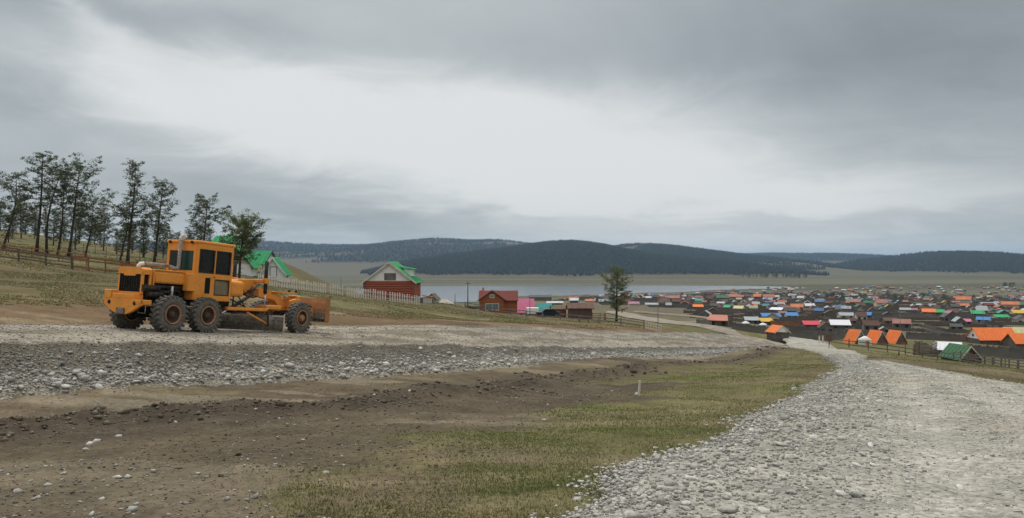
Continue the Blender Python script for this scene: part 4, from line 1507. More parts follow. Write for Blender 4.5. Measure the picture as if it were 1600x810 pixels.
# ================================================================== HOUSES
def wall_openings(root, specs, W, L, y0=None):
    """windows and doors set on the faces: (kind, face, centre, bottom z, width, height, frame material, pane material)"""
    for kd, face, c, z, w_, h_, fm, pm in specs:
        e = .05
        if face == 'f':
            lo, hi, ax = (c - w_ / 2, -L / 2 - e, z), (c + w_ / 2, -L / 2 + .02, z + h_), 'y'
        elif face == 'r':
            lo, hi, ax = (W / 2 - .02, c - w_ / 2, z), (W / 2 + e, c + w_ / 2, z + h_), 'x'
        else:
            lo, hi, ax = (-W / 2 - e, c - w_ / 2, z), (-W / 2 + .02, c + w_ / 2, z + h_), 'x'
        b = MB()
        t = min(.11, w_ * .2)
        if ax == 'y':
            b.box((lo[0], lo[1], lo[2]), (lo[0] + t, hi[1], hi[2])).box((hi[0] - t, lo[1], lo[2]), (hi[0], hi[1], hi[2]))
            b.box((lo[0] + t, lo[1], lo[2]), (hi[0] - t, hi[1], lo[2] + t)).box((lo[0] + t, lo[1], hi[2] - t), (hi[0] - t, hi[1], hi[2]))
            pane = MB().box((lo[0] + t, lo[1] + .03, lo[2] + t), (hi[0] - t, hi[1], hi[2] - t))
        else:
            b.box((lo[0], lo[1], lo[2]), (hi[0], lo[1] + t, hi[2])).box((lo[0], hi[1] - t, lo[2]), (hi[0], hi[1], hi[2]))
            b.box((lo[0], lo[1] + t, lo[2]), (hi[0], hi[1] - t, lo[2] + t)).box((lo[0], lo[1] + t, hi[2] - t), (hi[0], hi[1] - t, hi[2]))
            s = .03 if face == 'r' else -.03
            pane = MB().box((lo[0] + (0 if face == 'r' else .03), lo[1] + t, lo[2] + t), (hi[0] - (.03 if face == 'r' else 0), hi[1] - t, hi[2] - t))
        f = b.build(kd, fm, root)
        pane.build('pane' if kd == 'window' else 'door_leaf', pm, f)


LOGM = {}


def log_mesh(m):
    if m.name not in LOGM:
        LOGM[m.name] = MB().tube([(0, 0, 0), (1, 0, 0)], .5, 8).mesh('log', m)
    return LOGM[m.name]


def roof_panel(root, W, L, z, rh, oh, m, side, th=.09, front=.35, ribs=0, trim=None):
    """one pitched plane of a gable roof; side is -1 or 1; ridge runs along y"""
    sl = rh / (W / 2)
    xe, ze = side * (W / 2 + oh), z - sl * oh
    y0, y1 = -L / 2 - front, L / 2 + front
    b = MB()
    n = Vector((side * sl, 0, 1)).normalized() * th
    vs = [(0, y0, z + rh), (xe, y0, ze), (xe, y1, ze), (0, y1, z + rh)]
    vs2 = [(p[0] + n.x, p[1], p[2] + n.z) for p in vs]
    vs2[0] = (0, y0, z + rh + th * 1.15)
    vs2[3] = (0, y1, z + rh + th * 1.15)
    b.add(vs + vs2, [(0, 1, 2, 3), (4, 7, 6, 5), (0, 4, 5, 1), (1, 5, 6, 2), (2, 6, 7, 3), (3, 7, 4, 0)])
    o = b.build('roof_panel', m, root)
    if ribs:
        rb = MB()
        for k in range(ribs):
            y = y0 + (k + .5) * (y1 - y0) / ribs
            d = Vector((xe, 0, ze)) - Vector((0, 0, z + rh))
            p = Vector((0, y, z + rh)) + d * .02 + n * 1.1
            q = Vector((0, y, z + rh)) + d * .985 + n * 1.1
            rb.tube([p, q], .035, 4)
        kind(rb.build('seam', m, o), 'stuff')
    if trim is not None:
        for y in (y0 - .02, y1 + .02):
            q = MB()
            vt = [(0, y - .03, z + rh + th * 1.4), (xe, y - .03, ze + n.z * 1.25), (xe, y - .03, ze - .16), (0, y - .03, z + rh - .16)]
            vb = [(p[0], y + .03, p[2]) for p in vt]
            q.add(vt + vb, [(0, 1, 2, 3), (7, 6, 5, 4), (0, 4, 5, 1), (1, 5, 6, 2), (2, 6, 7, 3), (3, 7, 4, 0)])
            q.build('bargeboard', trim, o)
    return o


def gable_house(name, loc, rz, W, L, wh, rh, wm, gm, rm, label, cat='house', oh=.35, trim=None, specs=(), base=None, logs=None, ribs=6, front=.35, group=None, sink=.6, rz0=0, wallm=None):
    """a house with a pitched roof; gable faces local -y; specs are its openings"""
    root = empty(name, loc, rz)
    b0 = base if base is not None else 0
    if base is not None:
        MB().box((-W / 2 - .06, -L / 2 - .06, -sink), (W / 2 + .06, L / 2 + .06, base)).build('foundation', M_concrete, root)
    else:
        b0 = -sink
    MB().box((-W / 2, -L / 2, b0), (W / 2, L / 2, wh)).build('wall', wm, root)
    for y0, y1 in ((-L / 2, -L / 2 + .12), (L / 2 - .12, L / 2)):
        MB().prism([(-W / 2, wh), (W / 2, wh), (0, wh + rh)], y0, y1, 'y').build('gable', gm, root)
    for s in (-1, 1):
        roof_panel(root, W, L, wh, rh, oh, rm, s, front=front, ribs=ribs, trim=trim)
    if logs:
        h = .26
        n = int((wh - max(b0, 0)) / h)
        for k in range(n):
            z = max(b0, 0) + h * (k + .5)
            lm = log_mesh(logs)
            link('log', lm, root, (-W / 2 - .22, -L / 2, z), None, (W + .44, h * 1.1, h * .9))
            link('log', lm, root, (W / 2, -L / 2 - .22, z + (h * .0)), (0, 0, math.pi / 2), (L + .44, h * .9, h * .97))
    wall_openings(root, specs, W, L)
    return tag(root, label, cat, group)


# red log house with a green roof and dormer
x, y, z = at(614.5, 124)
y = 124
h1 = gable_house('log_house', (x, y, z), 0, 7.3, 8.5, 2.95, 2.75, M_logred, M_white, M_rgreen,
                 'red log house with green metal roof, white gable and a dormer', trim=M_picket, base=.25, logs=M_logred, ribs=9, oh=.5,
                 specs=[('window', 'f', 0.15, 3.05, 1.75, 1.05, M_woodg, M_woodg), ('window', 'r', -1.8, .8, 1.0, 1.3, M_cream, M_glass), ('window', 'r', 1.6, .8, 1.0, 1.3, M_cream, M_glass)])
for sx in (-1, 1):
    MB().box((sx * 3.7 - .1, -4.44, 0), (sx * 3.7 + .1, -4.25, 2.95)).build('corner_post', M_woodd, h1)
dm = MB().prism([(-1.2, 3.6), (1.2, 3.6), (1.2, 4.6), (-1.2, 4.6)], 1.4, 3.2, 'x').build('dormer', M_white, h1)
MB().prism([(1.2, 5.02), (3.45, 4.62), (3.45, 4.72), (1.2, 5.12)], -1.5, 1.5, 'y').build('dormer_roof', M_rgreen, dm)
MB().box((3.19, -.8, 3.75), (3.23, .8, 4.45)).build('dormer_window', M_cream, dm)

# houses behind the grader
x, y, z = at(431, 126)
gable_house('summer_house', (x, y, z), R(6), 3.5, 5.0, 1.15, 2.3, M_white, M_white, M_rgreen, 'small white gabled house with green roof behind the picket fence', trim=M_white, oh=.35, ribs=5,
            specs=[('door', 'f', .1, .35, 1.1, 1.75, M_woodg, M_white), ('window', 'r', 0, .2, 1.2, .7, M_woodn, M_rsalmon)])
x, y, z = at(373, 120)
gable_house('summer_house', (x, y, z), R(8), 4.4, 5.2, 1.3, 2.7, M_white, M_cream, M_rgreen, 'green-roofed house with cream gable directly behind the olive larch', trim=M_woodd, oh=.5, ribs=5,
            specs=[('window', 'f', 0, 1.4, 1.0, 1.0, M_woodg, M_glass), ('window', 'f', -1.3, .2, .9, .8, M_woodn, M_glass)])
x, y, z = at(356, 134)
gable_house('summer_house', (x, y, z), R(62), 4.6, 5.0, 2.2, 2.5, M_white, M_white, M_rgreen, 'green-roofed house partly hidden by the grader cab', oh=.5, ribs=5, specs=[('window', 'f', 0, .8, 1.0, 1.1, M_woodg, M_glass)])
# raised pavilion on posts
x, y, z = at(411, 132)
pv_ = empty('pavilion', (x, y, z), R(68))
for sx in (-1.5, 1.5):
    for sy in (-1.3, 0, 1.3):
        MB().box((sx - .08, sy - .08, -.5), (sx + .08, sy + .08, 1.75)).build('post', M_cream, pv_)
MB().box((-1.7, -1.5, 1.7), (1.7, 1.5, 1.85)).build('eaves_board', M_woodd, pv_)
for y0, y1 in ((-1.5, -1.42), (1.42, 1.5)):
    MB().prism([(-1.6, 1.85), (1.6, 1.85), (0, 3.7)], y0, y1, 'y').build('gable', M_white, pv_)
for s in (-1, 1):
    roof_panel(pv_, 3.2, 3.0, 1.85, 1.85, .3, M_rgreen, s, ribs=4, trim=M_woodd)
tag(pv_, 'open pavilion on posts with steep green roof and white gable', 'pavilion')

# tiny shed, heap and poles by the red log house
x, y, z = at(677, 128)
gable_house('garden_shed', (x, y, z), R(-10), 1.5, 1.8, .7, .75, M_cream, M_cream, M_woodd, 'tiny cream shed with dark gable beside the red log house', 'shed', oh=.15, ribs=0, sink=.4, specs=[('door', 'f', 0, .0, .5, .65, M_woodd, M_woodd)])
x, y, z = at(669, 120)
o = empty('lean_to', (x, y, z))
MB().box((-.75, -.6, -.3), (.55, .6, 1.0)).build('wall', M_cream, o)
MB().prism([(-.9, 1.2), (.8, .95), (.8, 1.03), (-.9, 1.28)], -.8, .8, 'y').build('roof', M_woodn, o)
MB().box((-1.1, -.66, -.2), (-.72, -.5, .9)).build('door', M_woodd, o)
tag(o, 'low cream lean-to with dark door at the picket fence end', 'shed')


def heap(px, d, rx, h, m, label, cat='heap', name='sand_heap'):
    x, y, z = at(px, d)
    bm = bmesh.new()
    bmesh.ops.create_icosphere(bm, subdivisions=4, radius=1)
    for v_ in bm.verts:
        n = float(fbm(v_.co.x * 2 + px, v_.co.y * 2 + v_.co.z, .5, 4, 9)) - .5
        k = max(0, 1 - math.hypot(v_.co.x, v_.co.y)) ** .8
        v_.co = Vector((v_.co.x * rx * (1 + n * .4), v_.co.y * rx * .8 * (1 + n * .4), max(-.1, k * h * (1 + n)) if v_.co.z > 0 else -.15))
    me = bpy.data.meshes.new(name)
    bm.to_mesh(me)
    bm.free()
    me.materials.append(m)
    for p in me.polygons:
        p.use_smooth = True
    return tag(link(name, me, None, (x, y, z)), label, cat)


M_sand = mat('pale_sand', (0.40, 0.36, 0.29), 0.95, .2, 4, bump=.5)
heap(695, 128, 1.6, .75, M_sand, 'pale sand heap beside the tiny cream shed')


def pole(px, d, h, label, arm=False, r=.11):
    x, y, z = at(px, d)
    o = empty('utility_pole', (x, y, z))
    MB().tube([(0, 0, -.3), (0, 0, h)], [r, r * .7], 8).build('shaft', M_woodg, o)
    if arm:
        MB().box((-.55, -.06, h - .55), (.55, .06, h - .43)).build('cross_arm', M_woodg, o)
        for k in (-.45, 0, .45):
            MB().tube([(k, 0, h - .43), (k, 0, h - .25)], .04, 6).build('insulator', M_picket, o)
    return tag(o, label, 'utility pole')


pole(437, 145, 4.8, 'dark wooden pole standing behind the white gabled house', r=.13)
pole(731, 165, 6.0, 'wooden utility pole with cross-arm beside the orange log cabin', True, .14)
pole(711, 160, 2.8, 'short bare pole between the sand heap and the cross-arm pole', r=.09)
pole(533, 150, 3.3, 'thin pale pole standing behind the picket fence', r=.06)
pole(828, 140, 3.6, 'bare thin pole in front of the pink-roofed house', r=.07)
pole(1028, 125, 5.2, 'slender pole rising beside the lattice gate', r=.06)

# orange log cabin: long block with a cross gable
x, y, z = at(779, 152)
cb2 = empty('log_cabin', (x, y, z))
W_, D_ = 6.8, 5.0
MB().box((-W_ / 2 - .05, -D_ / 2 - .05, -.9), (W_ / 2 + .05, D_ / 2 + .05, .2)).build('foundation', M_concrete, cb2)
MB().box((-W_ / 2, -D_ / 2, .2), (W_ / 2, D_ / 2, 2.75)).build('wall', M_logor, cb2)
for k in range(10):
    link('log', log_mesh(M_logor), cb2, (-W_ / 2 - .15, -D_ / 2, .33 + k * .25), None, (W_ + .3, .24, .25))
for s, yy in ((-1, -D_ / 2 - .45), (1, D_ / 2 + .45)):
    q = MB()
    q.prism([(s * (D_ / 2 + .45), 2.5), (0, 4.25), (0, 4.36), (s * (D_ / 2 + .45), 2.61)], -W_ / 2 - .3, W_ / 2 + .3, 'x')
    q.build('roof_panel', M_rred, cb2)
for sx in (-W_ / 2, W_ / 2 - .1):
    MB().prism([(-D_ / 2, 2.75), (D_ / 2, 2.75), (0, 4.22)], sx, sx + .1, 'x').build('end_gable', M_logor, cb2)
MB().prism([(-3.4, 2.75), (1.05, 2.75), (-1.15, 4.3)], -D_ / 2 - .5, 0, 'y').build('front_gable', M_logor, cb2)
MB().box((-3.38, -D_ / 2 - .5, .2), (1.0, -D_ / 2 + .1, 2.74)).build('bay_wall', M_logor, cb2)
for k in range(10):
    link('log', log_mesh(M_logor), cb2, (-3.5, -D_ / 2 - .5, .33 + k * .25), None, (4.6, .2, .25))
for xa, xb in ((-1.15, -3.95), (-1.15, 1.6)):
    zb = 4.42 - abs(xb - xa) * (1.6 / 2.25)
    q = MB()
    vs_ = [(xa, -D_ / 2 - .9, 4.42), (xb, -D_ / 2 - .9, zb), (xb, -.2, zb), (xa, -.2, 4.42)]
    q.add(vs_ + [(p[0], p[1], p[2] + .11) for p in vs_], [(0, 1, 2, 3), (4, 7, 6, 5), (0, 4, 5, 1), (1, 5, 6, 2), (2, 6, 7, 3), (3, 7, 4, 0)])
    q.build('gable_roof_panel', M_rred, cb2)
for kd in ((-1.15, .75, 2.6, 1.35), (-1.15, 3.05, .95, .7)):
    b = MB()
    cx_, z0_, w_, h_ = kd
    yy = -D_ / 2 - .62
    b.box((cx_ - w_ / 2, yy - .04, z0_), (cx_ - w_ / 2 + .16, yy + .1, z0_ + h_)).box((cx_ + w_ / 2 - .16, yy - .04, z0_), (cx_ + w_ / 2, yy + .1, z0_ + h_))
    b.box((cx_ - w_ / 2 + .16, yy - .04, z0_), (cx_ + w_ / 2 - .16, yy + .1, z0_ + .15)).box((cx_ - w_ / 2 + .16, yy - .04, z0_ + h_ - .15), (cx_ + w_ / 2 - .16, yy + .1, z0_ + h_))
    f = b.build('window', M_cream, cb2)
    MB().box((cx_ - w_ / 2 + .15, yy, z0_ + .14), (cx_ + w_ / 2 - .15, yy + .09, z0_ + h_ - .14)).build('pane', glass_mat('pale_glass', (.16, .22, .21)), f)
    MB().box((cx_ - .04, yy - .03, z0_ + .15), (cx_ + .04, yy + .02, z0_ + h_ - .15)).build('mullion', M_cream, f)
MB().box((-3.15, .3, 3.0), (-2.75, .7, 4.9)).build('chimney', M_rsalmon, cb2)
tag(cb2, 'orange log cabin with brown-red roof, front gable and chimney', 'cabin')
# stacked dark lumber left of the cabin
x, y, z = at(738, 146)
o = empty('lumber_pile', (x, y, z))
rg_ = random.Random(4)
for k in range(14):
    MB().box((-.06, -1.4, -.06), (.06, 1.4, .06), Matrix.Rotation(rg_.uniform(-.4, .4) + 1.2, 3, 'Z') @ Matrix.Rotation(rg_.uniform(-.12, .12), 3, 'X'), (rg_.uniform(-.9, .9), rg_.uniform(-.4, .4), .1 + .11 * (k // 3))).build('timber', M_woodd, o)
tag(o, 'untidy pile of dark timbers beside the orange log cabin', 'lumber')

x, y, z = at(818, 172)
gable_house('cottage', (x, y, z - .4), R(90), 4.2, 3.9, 1.6, 2.4, M_cream, M_cream, M_rpink, 'cottage with large pink roof next to the orange log cabin', oh=.4, ribs=5, specs=[('window', 'f', 0, .3, .8, .8, M_white, M_glass), ('window', 'l', .5, .4, .8, .7, M_white, M_glass)])
# white van body parked as a store
x, y, z = at(832, 150)
o = empty('box_trailer', (x, y, z))
MB().bbox((-1.15, -.9, .55), (1.15, .9, 1.65), .05).build('body', M_white, o)
for sx in (-.7, .7):
    for sy in (-.75, .75):
        MB().lathe([(-.1, .0), (-.1, .3), (.1, .3), (.1, 0)], 14, 'y', False, (sx, sy, .28)).build('wheel', M_rubber, o)
MB().box((-1.1, -.85, .42), (1.1, .85, .54)).build('chassis', M_black, o)
tag(o, 'white box trailer standing between pink and teal roofs', 'trailer')
x, y, z = at(852, 158)
gable_house('cottage', (x, y, z), R(50), 2.6, 2.8, 1.0, 1.7, M_woodg, M_woodg, M_rteal, 'small hut with steep teal roof beside the white box trailer', 'hut', oh=.5, ribs=4, specs=[('door', 'f', 0, .0, .7, 1.0, M_woodd, M_woodd)])


def car(px, d, rz, m, label, name='parked_car'):
    x, y, z = at(px, d)
    o = empty(name, (x, y, z), rz)
    b = MB().prism([(-2.1, .35), (-2.1, .85), (-1.95, .98), (-1.2, 1.02), (-.75, 1.5), (.75, 1.52), (1.35, 1.0), (2.0, .9), (2.1, .7), (2.1, .35)], -.84, .84, 'y')
    b.build('body', m, o)
    for s in (-.86, .86):
        MB().prism([(-1.0, 1.03), (-.66, 1.42), (.66, 1.44), (1.12, 1.03)], s - .01, s + .01, 'y').build('side_window', M_glass, o)
    for sx in (-1.3, 1.3):
        for sy in (-.8, .8):
            MB().lathe([(-.1, .0), (-.1, .32), (.1, .32), (.1, 0)], 16, 'y', False, (sx, sy, .32)).build('wheel', M_rubber, o)
    return tag(o, label, 'car')


car(857, 140, R(8), mat('car_black', (.02, .022, .025), .3, .05), 'dark parked car in front of the teal-roofed hut')
x, y, z = at(906, 146)
gable_house('wood_shed', (x, y, z), R(92), 3.6, 4.0, 2.0, .75, M_rbrown, M_rbrown, M_rbrown, 'dark brown plank shed with brown roof behind the long rail fence', 'shed', oh=.25, ribs=0, trim=M_woodn,
            specs=[('door', 'f', .3, .0, .9, 1.7, M_woodd, M_woodd)])
x, y, z = at(873, 149)
gable_house('wood_shed', (x, y, z), R(95), 2.6, 2.4, 1.7, .5, M_woodn, M_woodn, M_wood, 'smaller light brown shed adjoining the dark brown plank shed', 'shed', oh=.2, ribs=0, specs=[('door', 'f', 0, .0, .8, 1.5, M_woodd, M_woodd)])
rail_fence('paddock_fence', [(925, 150), (944, 150), (946, 140)], 'short red-brown paddock fence between the brown shed and lone conifer', 1.5, 1.2, (.3, .65, 1.0), M_woodn)
x, y, z = at(844, 640)
gable_house('long_barn', (x, y, z), R(90), 8, 18, 3, 1.6, M_woodd, M_woodd, M_rdark, 'long dark barn on the lake shore beyond the teal roof', 'barn', ribs=0)

# ------------------------------------------------------------------ buildings nearest the old road
x, y, z = at(1215, 156)
hb_ = empty('gable_hut', (x, y, z + .4), R(16))
hb_.scale = (.86, .86, .86)
for sx in (-1.7, 1.7):
    for sy in (-1.5, 1.5):
        MB().box((sx - .09, sy - .09, -.6), (sx + .09, sy + .09, 2.1)).build('post', M_woodd, hb_)
MB().box((-1.6, -1.4, -.4), (1.6, 1.4, 1.75)).build('wall', M_woodd, hb_)
MB().prism([(-1.8, 2.1), (1.8, 2.1), (0, 3.4)], -1.75, -1.65, 'y').build('gable', M_white, hb_)
MB().prism([(-1.8, 2.1), (1.8, 2.1), (0, 3.4)], 1.65, 1.75, 'y').build('gable', M_white, hb_)
for s in (-1, 1):
    roof_panel(hb_, 3.6, 3.4, 2.1, 1.3, .3, M_rorange, s, ribs=5, trim=M_cream, front=.2)
tag(hb_, 'dark wooden shelter with orange roof and white gable beside the gravel junction', 'shelter')

for px, d, lab in ((1336, 176, 'orange-roofed tourist cabin left of the white felt tent'), (1369, 178, 'orange-roofed tourist cabin between two others'), (1399, 181, 'orange-roofed tourist cabin closest to the log ruin')):
    x, y, z = at(px, d)
    lab = {1336: 'orange A-frame cabin next to the white felt tent on the gravel road side', 1369: 'middle orange A-frame cabin of three, with a cabin on either side', 1399: 'orange A-frame cabin closest to the roofless log ruin'}[px]
    gable_house('tourist_cabin', (x, y, z), R(14), 3.0, 3.4, .5, 2.45, M_logor, M_wood, M_rorange, lab, 'cabin', oh=.25, ribs=5, trim=M_cream, front=.25, group='orange A-frame cabins',
                specs=[('door', 'f', 0, .15, .75, 1.5, M_woodn, M_woodd), ('window', 'f', 0, 1.85, .5, .4, M_cream, M_glass)])
x, y, z = at(1351, 173)
o = empty('felt_tent', (x, y, z))
MB().lathe([(-.2, 1.35), (1.05, 1.38), (1.15, 1.40), (1.75, .42), (1.85, .2), (1.85, 0)], 24, 'z').build('cover', M_felt, o)
MB().box((-.35, -1.45, 0), (.35, -1.3, 1.0)).build('door', M_rorange, o)
tag(o, 'round white felt tent between two orange A-frame cabins', 'tent')

x, y, z = at(1500, 122)
gable_house('log_hut', (x, y, z), R(8), 3.3, 4.2, .75, 1.75, M_wood, M_wood, M_rdgreen, 'log hut with dark green roof beside the four-rail fence', 'hut', oh=.3, ribs=6, trim=M_cream, logs=M_wood, front=.3,
            specs=[('door', 'f', .2, .0, .7, 1.1, M_woodd, M_woodd)])
x, y, z = at(1480, 134)
gable_house('log_hut', (x, y, z), R(60), 3.4, 3.6, 1.6, 1.0, M_wood, M_wood, M_rwhite, 'log hut with white metal roof behind the green-roofed log hut', 'hut', oh=.35, ribs=6, logs=M_wood)
# roofless log ruin
x, y, z = at(1445, 132)
o = empty('log_ruin', (x, y, z), R(-8))
rg_ = random.Random(9)
for k in range(10):
    for s in (-1, 1):
        ln = 3.0 - max(0, k - 4) * .28 - rg_.uniform(0, .4)
        put = link('log', log_mesh(M_woodg if rg_.random() < .5 else M_wood), o, (-1.5 + rg_.uniform(0, .3), s * 1.2, .12 + k * .24), (0, 0, rg_.uniform(-.02, .02)), (ln, .19, .2))
        link('log', log_mesh(M_wood), o, (s * 1.35, -1.4 + rg_.uniform(0, .2), .24 + k * .24), (0, 0, math.pi / 2), (2.7 - max(0, k - 4) * .25, .19, .2))
tag(o, 'roofless log hut with gappy grey timber walls', 'ruin')
# large orange roofs
x, y, z = at(1549, 205)
gable_house('guest_house', (x, y, z), R(-90), 6.2, 9.5, 1.6, 2.6, M_woodd, M_white, M_rorange, 'large guest house with long orange roof and white gable end', oh=.4, ribs=12, specs=[('window', 'f', 0, 1.9, 1.0, .9, M_white, M_glass)])
x, y, z = at(1592, 198)
gable_house('guest_house', (x, y, z), R(-88), 5.0, 5.0, 1.4, 2.0, M_woodd, M_woodd, M_rorange, 'smaller orange-roofed house adjoining the large guest house', oh=.4, ribs=8)
x, y, z = at(1596, 232)
gable_house('guest_house', (x, y, z), R(75), 5, 9, 2.0, 2.0, M_woodd, M_cream, M_rlime, 'long pale yellow roofed house behind the orange guest house', oh=.4, ribs=8)

# road sign near the junction
x, y, z = at(1295, 118)
o = empty('road_sign', (x, y, z), R(-15))
MB().tube([(0, 0, -.2), (0, 0, 2.1)], .045, 8).build('post', M_woodg, o)
MB().bbox((-.48, -.05, 1.05), (.48, -.02, 2.05), .02).build('board', M_rbrown, o)
tag(o, 'small square brown sign on a post at the road bend', 'sign')
x, y, z = at(1288, 140)
o = empty('gate_posts', (x, y, z))
for k in (-.9, -.3, .35, 1.0):
    MB().box((k - .1, -.06, -.2), (k + .1, .06, 1.3)).build('board', M_picket, o)
tag(o, 'short run of pale upright boards behind the brown sign', 'fence')
for px, lab in ((1286, 'dark bin standing beside the pale upright boards'),):
    pass
x, y, z = at(1404, 88)
o = link('marker_post', MB().tube([(0, 0, -.2), (.02, 0, .75)], [.09, .07], 8).mesh('marker_post', M_woodd), None, (x, y, z))
tag(o, 'lone short dark post on the grass verge by the gravel road', 'post')
# survey stake in the grass
x, y, z = at(998, 22.6)
o = empty('survey_stake', (x, y, z))
MB().box((-.03, -.02, -.1), (.03, .02, .42), Matrix.Rotation(.06, 3, 'Y')).build('stake', M_picket, o)
tag(o, 'pale wooden survey stake standing in the short grass', 'stake')

# ================================================================== THE TOWN
def mute(m, k=.62):
    c = {'orange_metal_roof': (.50, .17, .075), 'green_metal_roof': (.07, .20, .115), 'blue_metal_roof': (.085, .17, .33), 'pink_roof': (.36, .17, .22), 'yellow_metal_roof': (.40, .28, .09), 'faded_red_roof': (.34, .16, .125), 'white_metal_roof': (.52, .53, .53), 'teal_roof': (.10, .24, .24), 'pale_yellow_roof': (.38, .36, .22)}.get(m.name)
    return mat('weathered_' + m.name, c, .7, .22, 1.2, dirt=tuple(v * .55 + .02 for v in c), dirt_amt=.5) if c else m


ROOFC = {'orange': M_rorange, 'faded red': M_rsalmon, 'green': M_rgreen, 'blue': M_rblue, 'yellow': M_ryellow, 'pink': M_rpink, 'white': M_rwhite,
         'grey': M_rgrey, 'brown': M_rbrown, 'dark': M_rdark, 'teal': M_rteal, 'crimson': M_rcrim, 'pale yellow': M_rlime, 'brown-red': M_rred, 'dark green': M_rdgreen}
TW_WALL, TW_ROOF = {}, {}


def town_meshes(rm, wm):
    if wm.name not in TW_WALL:
        b = MB().box((-.5, -.5, -.3), (.5, .5, .58))
        b2 = MB().prism([(-.5, .58), (.5, .58), (0, .97)], -.5, -.49, 'y')
        TW_WALL[wm.name] = (b.mesh('wall', wm), b2.mesh('gables', wm))
    if rm.name not in TW_ROOF:
        b = MB().prism([(-.57, .53), (0, .98), (.57, .53), (.57, .57), (0, 1.03), (-.57, .57)], -.55, .55, 'y')
        TW_ROOF[rm.name] = b.mesh('roof', rm)
    return TW_WALL[wm.name], TW_ROOF[rm.name]


TW_WIN = MB().box((-.5, -.02, -.5), (.5, .02, .5)).mesh('window', M_glass)


def town_house(px, d, W, L, H, rc, rz, label, group=None, wm=None, name='town_house', windows=False, xyz=None):
    x, y, z = xyz or at(px, d)
    o = empty(name, (x, y, z), rz)
    wm = wm or random.choice((M_woodd, M_woodd, M_wood, M_cream, M_woodg))
    (wl, ga), ro = town_meshes(mute(ROOFC[rc]) if group or d > 450 else ROOFC[rc], wm)
    sc = (W, L, H)
    link('wall', wl, o, None, None, sc)
    link('gable', ga, o, None, None, sc)
    link('gable', ga, o, None, (0, 0, math.pi), sc)
    link('roof', ro, o, None, None, sc)
    if windows:
        for k in (-.27, .27):
            link('window', TW_WIN, o, (k * W, -L / 2 - .02, H * .3), None, (1.0, 1, 1.0))
            link('window', TW_WIN, o, (-W / 2 - .02, k * L, H * .3), (0, 0, math.pi / 2), (1.0, 1, 1.0))
    return tag(o, label, 'house', group)


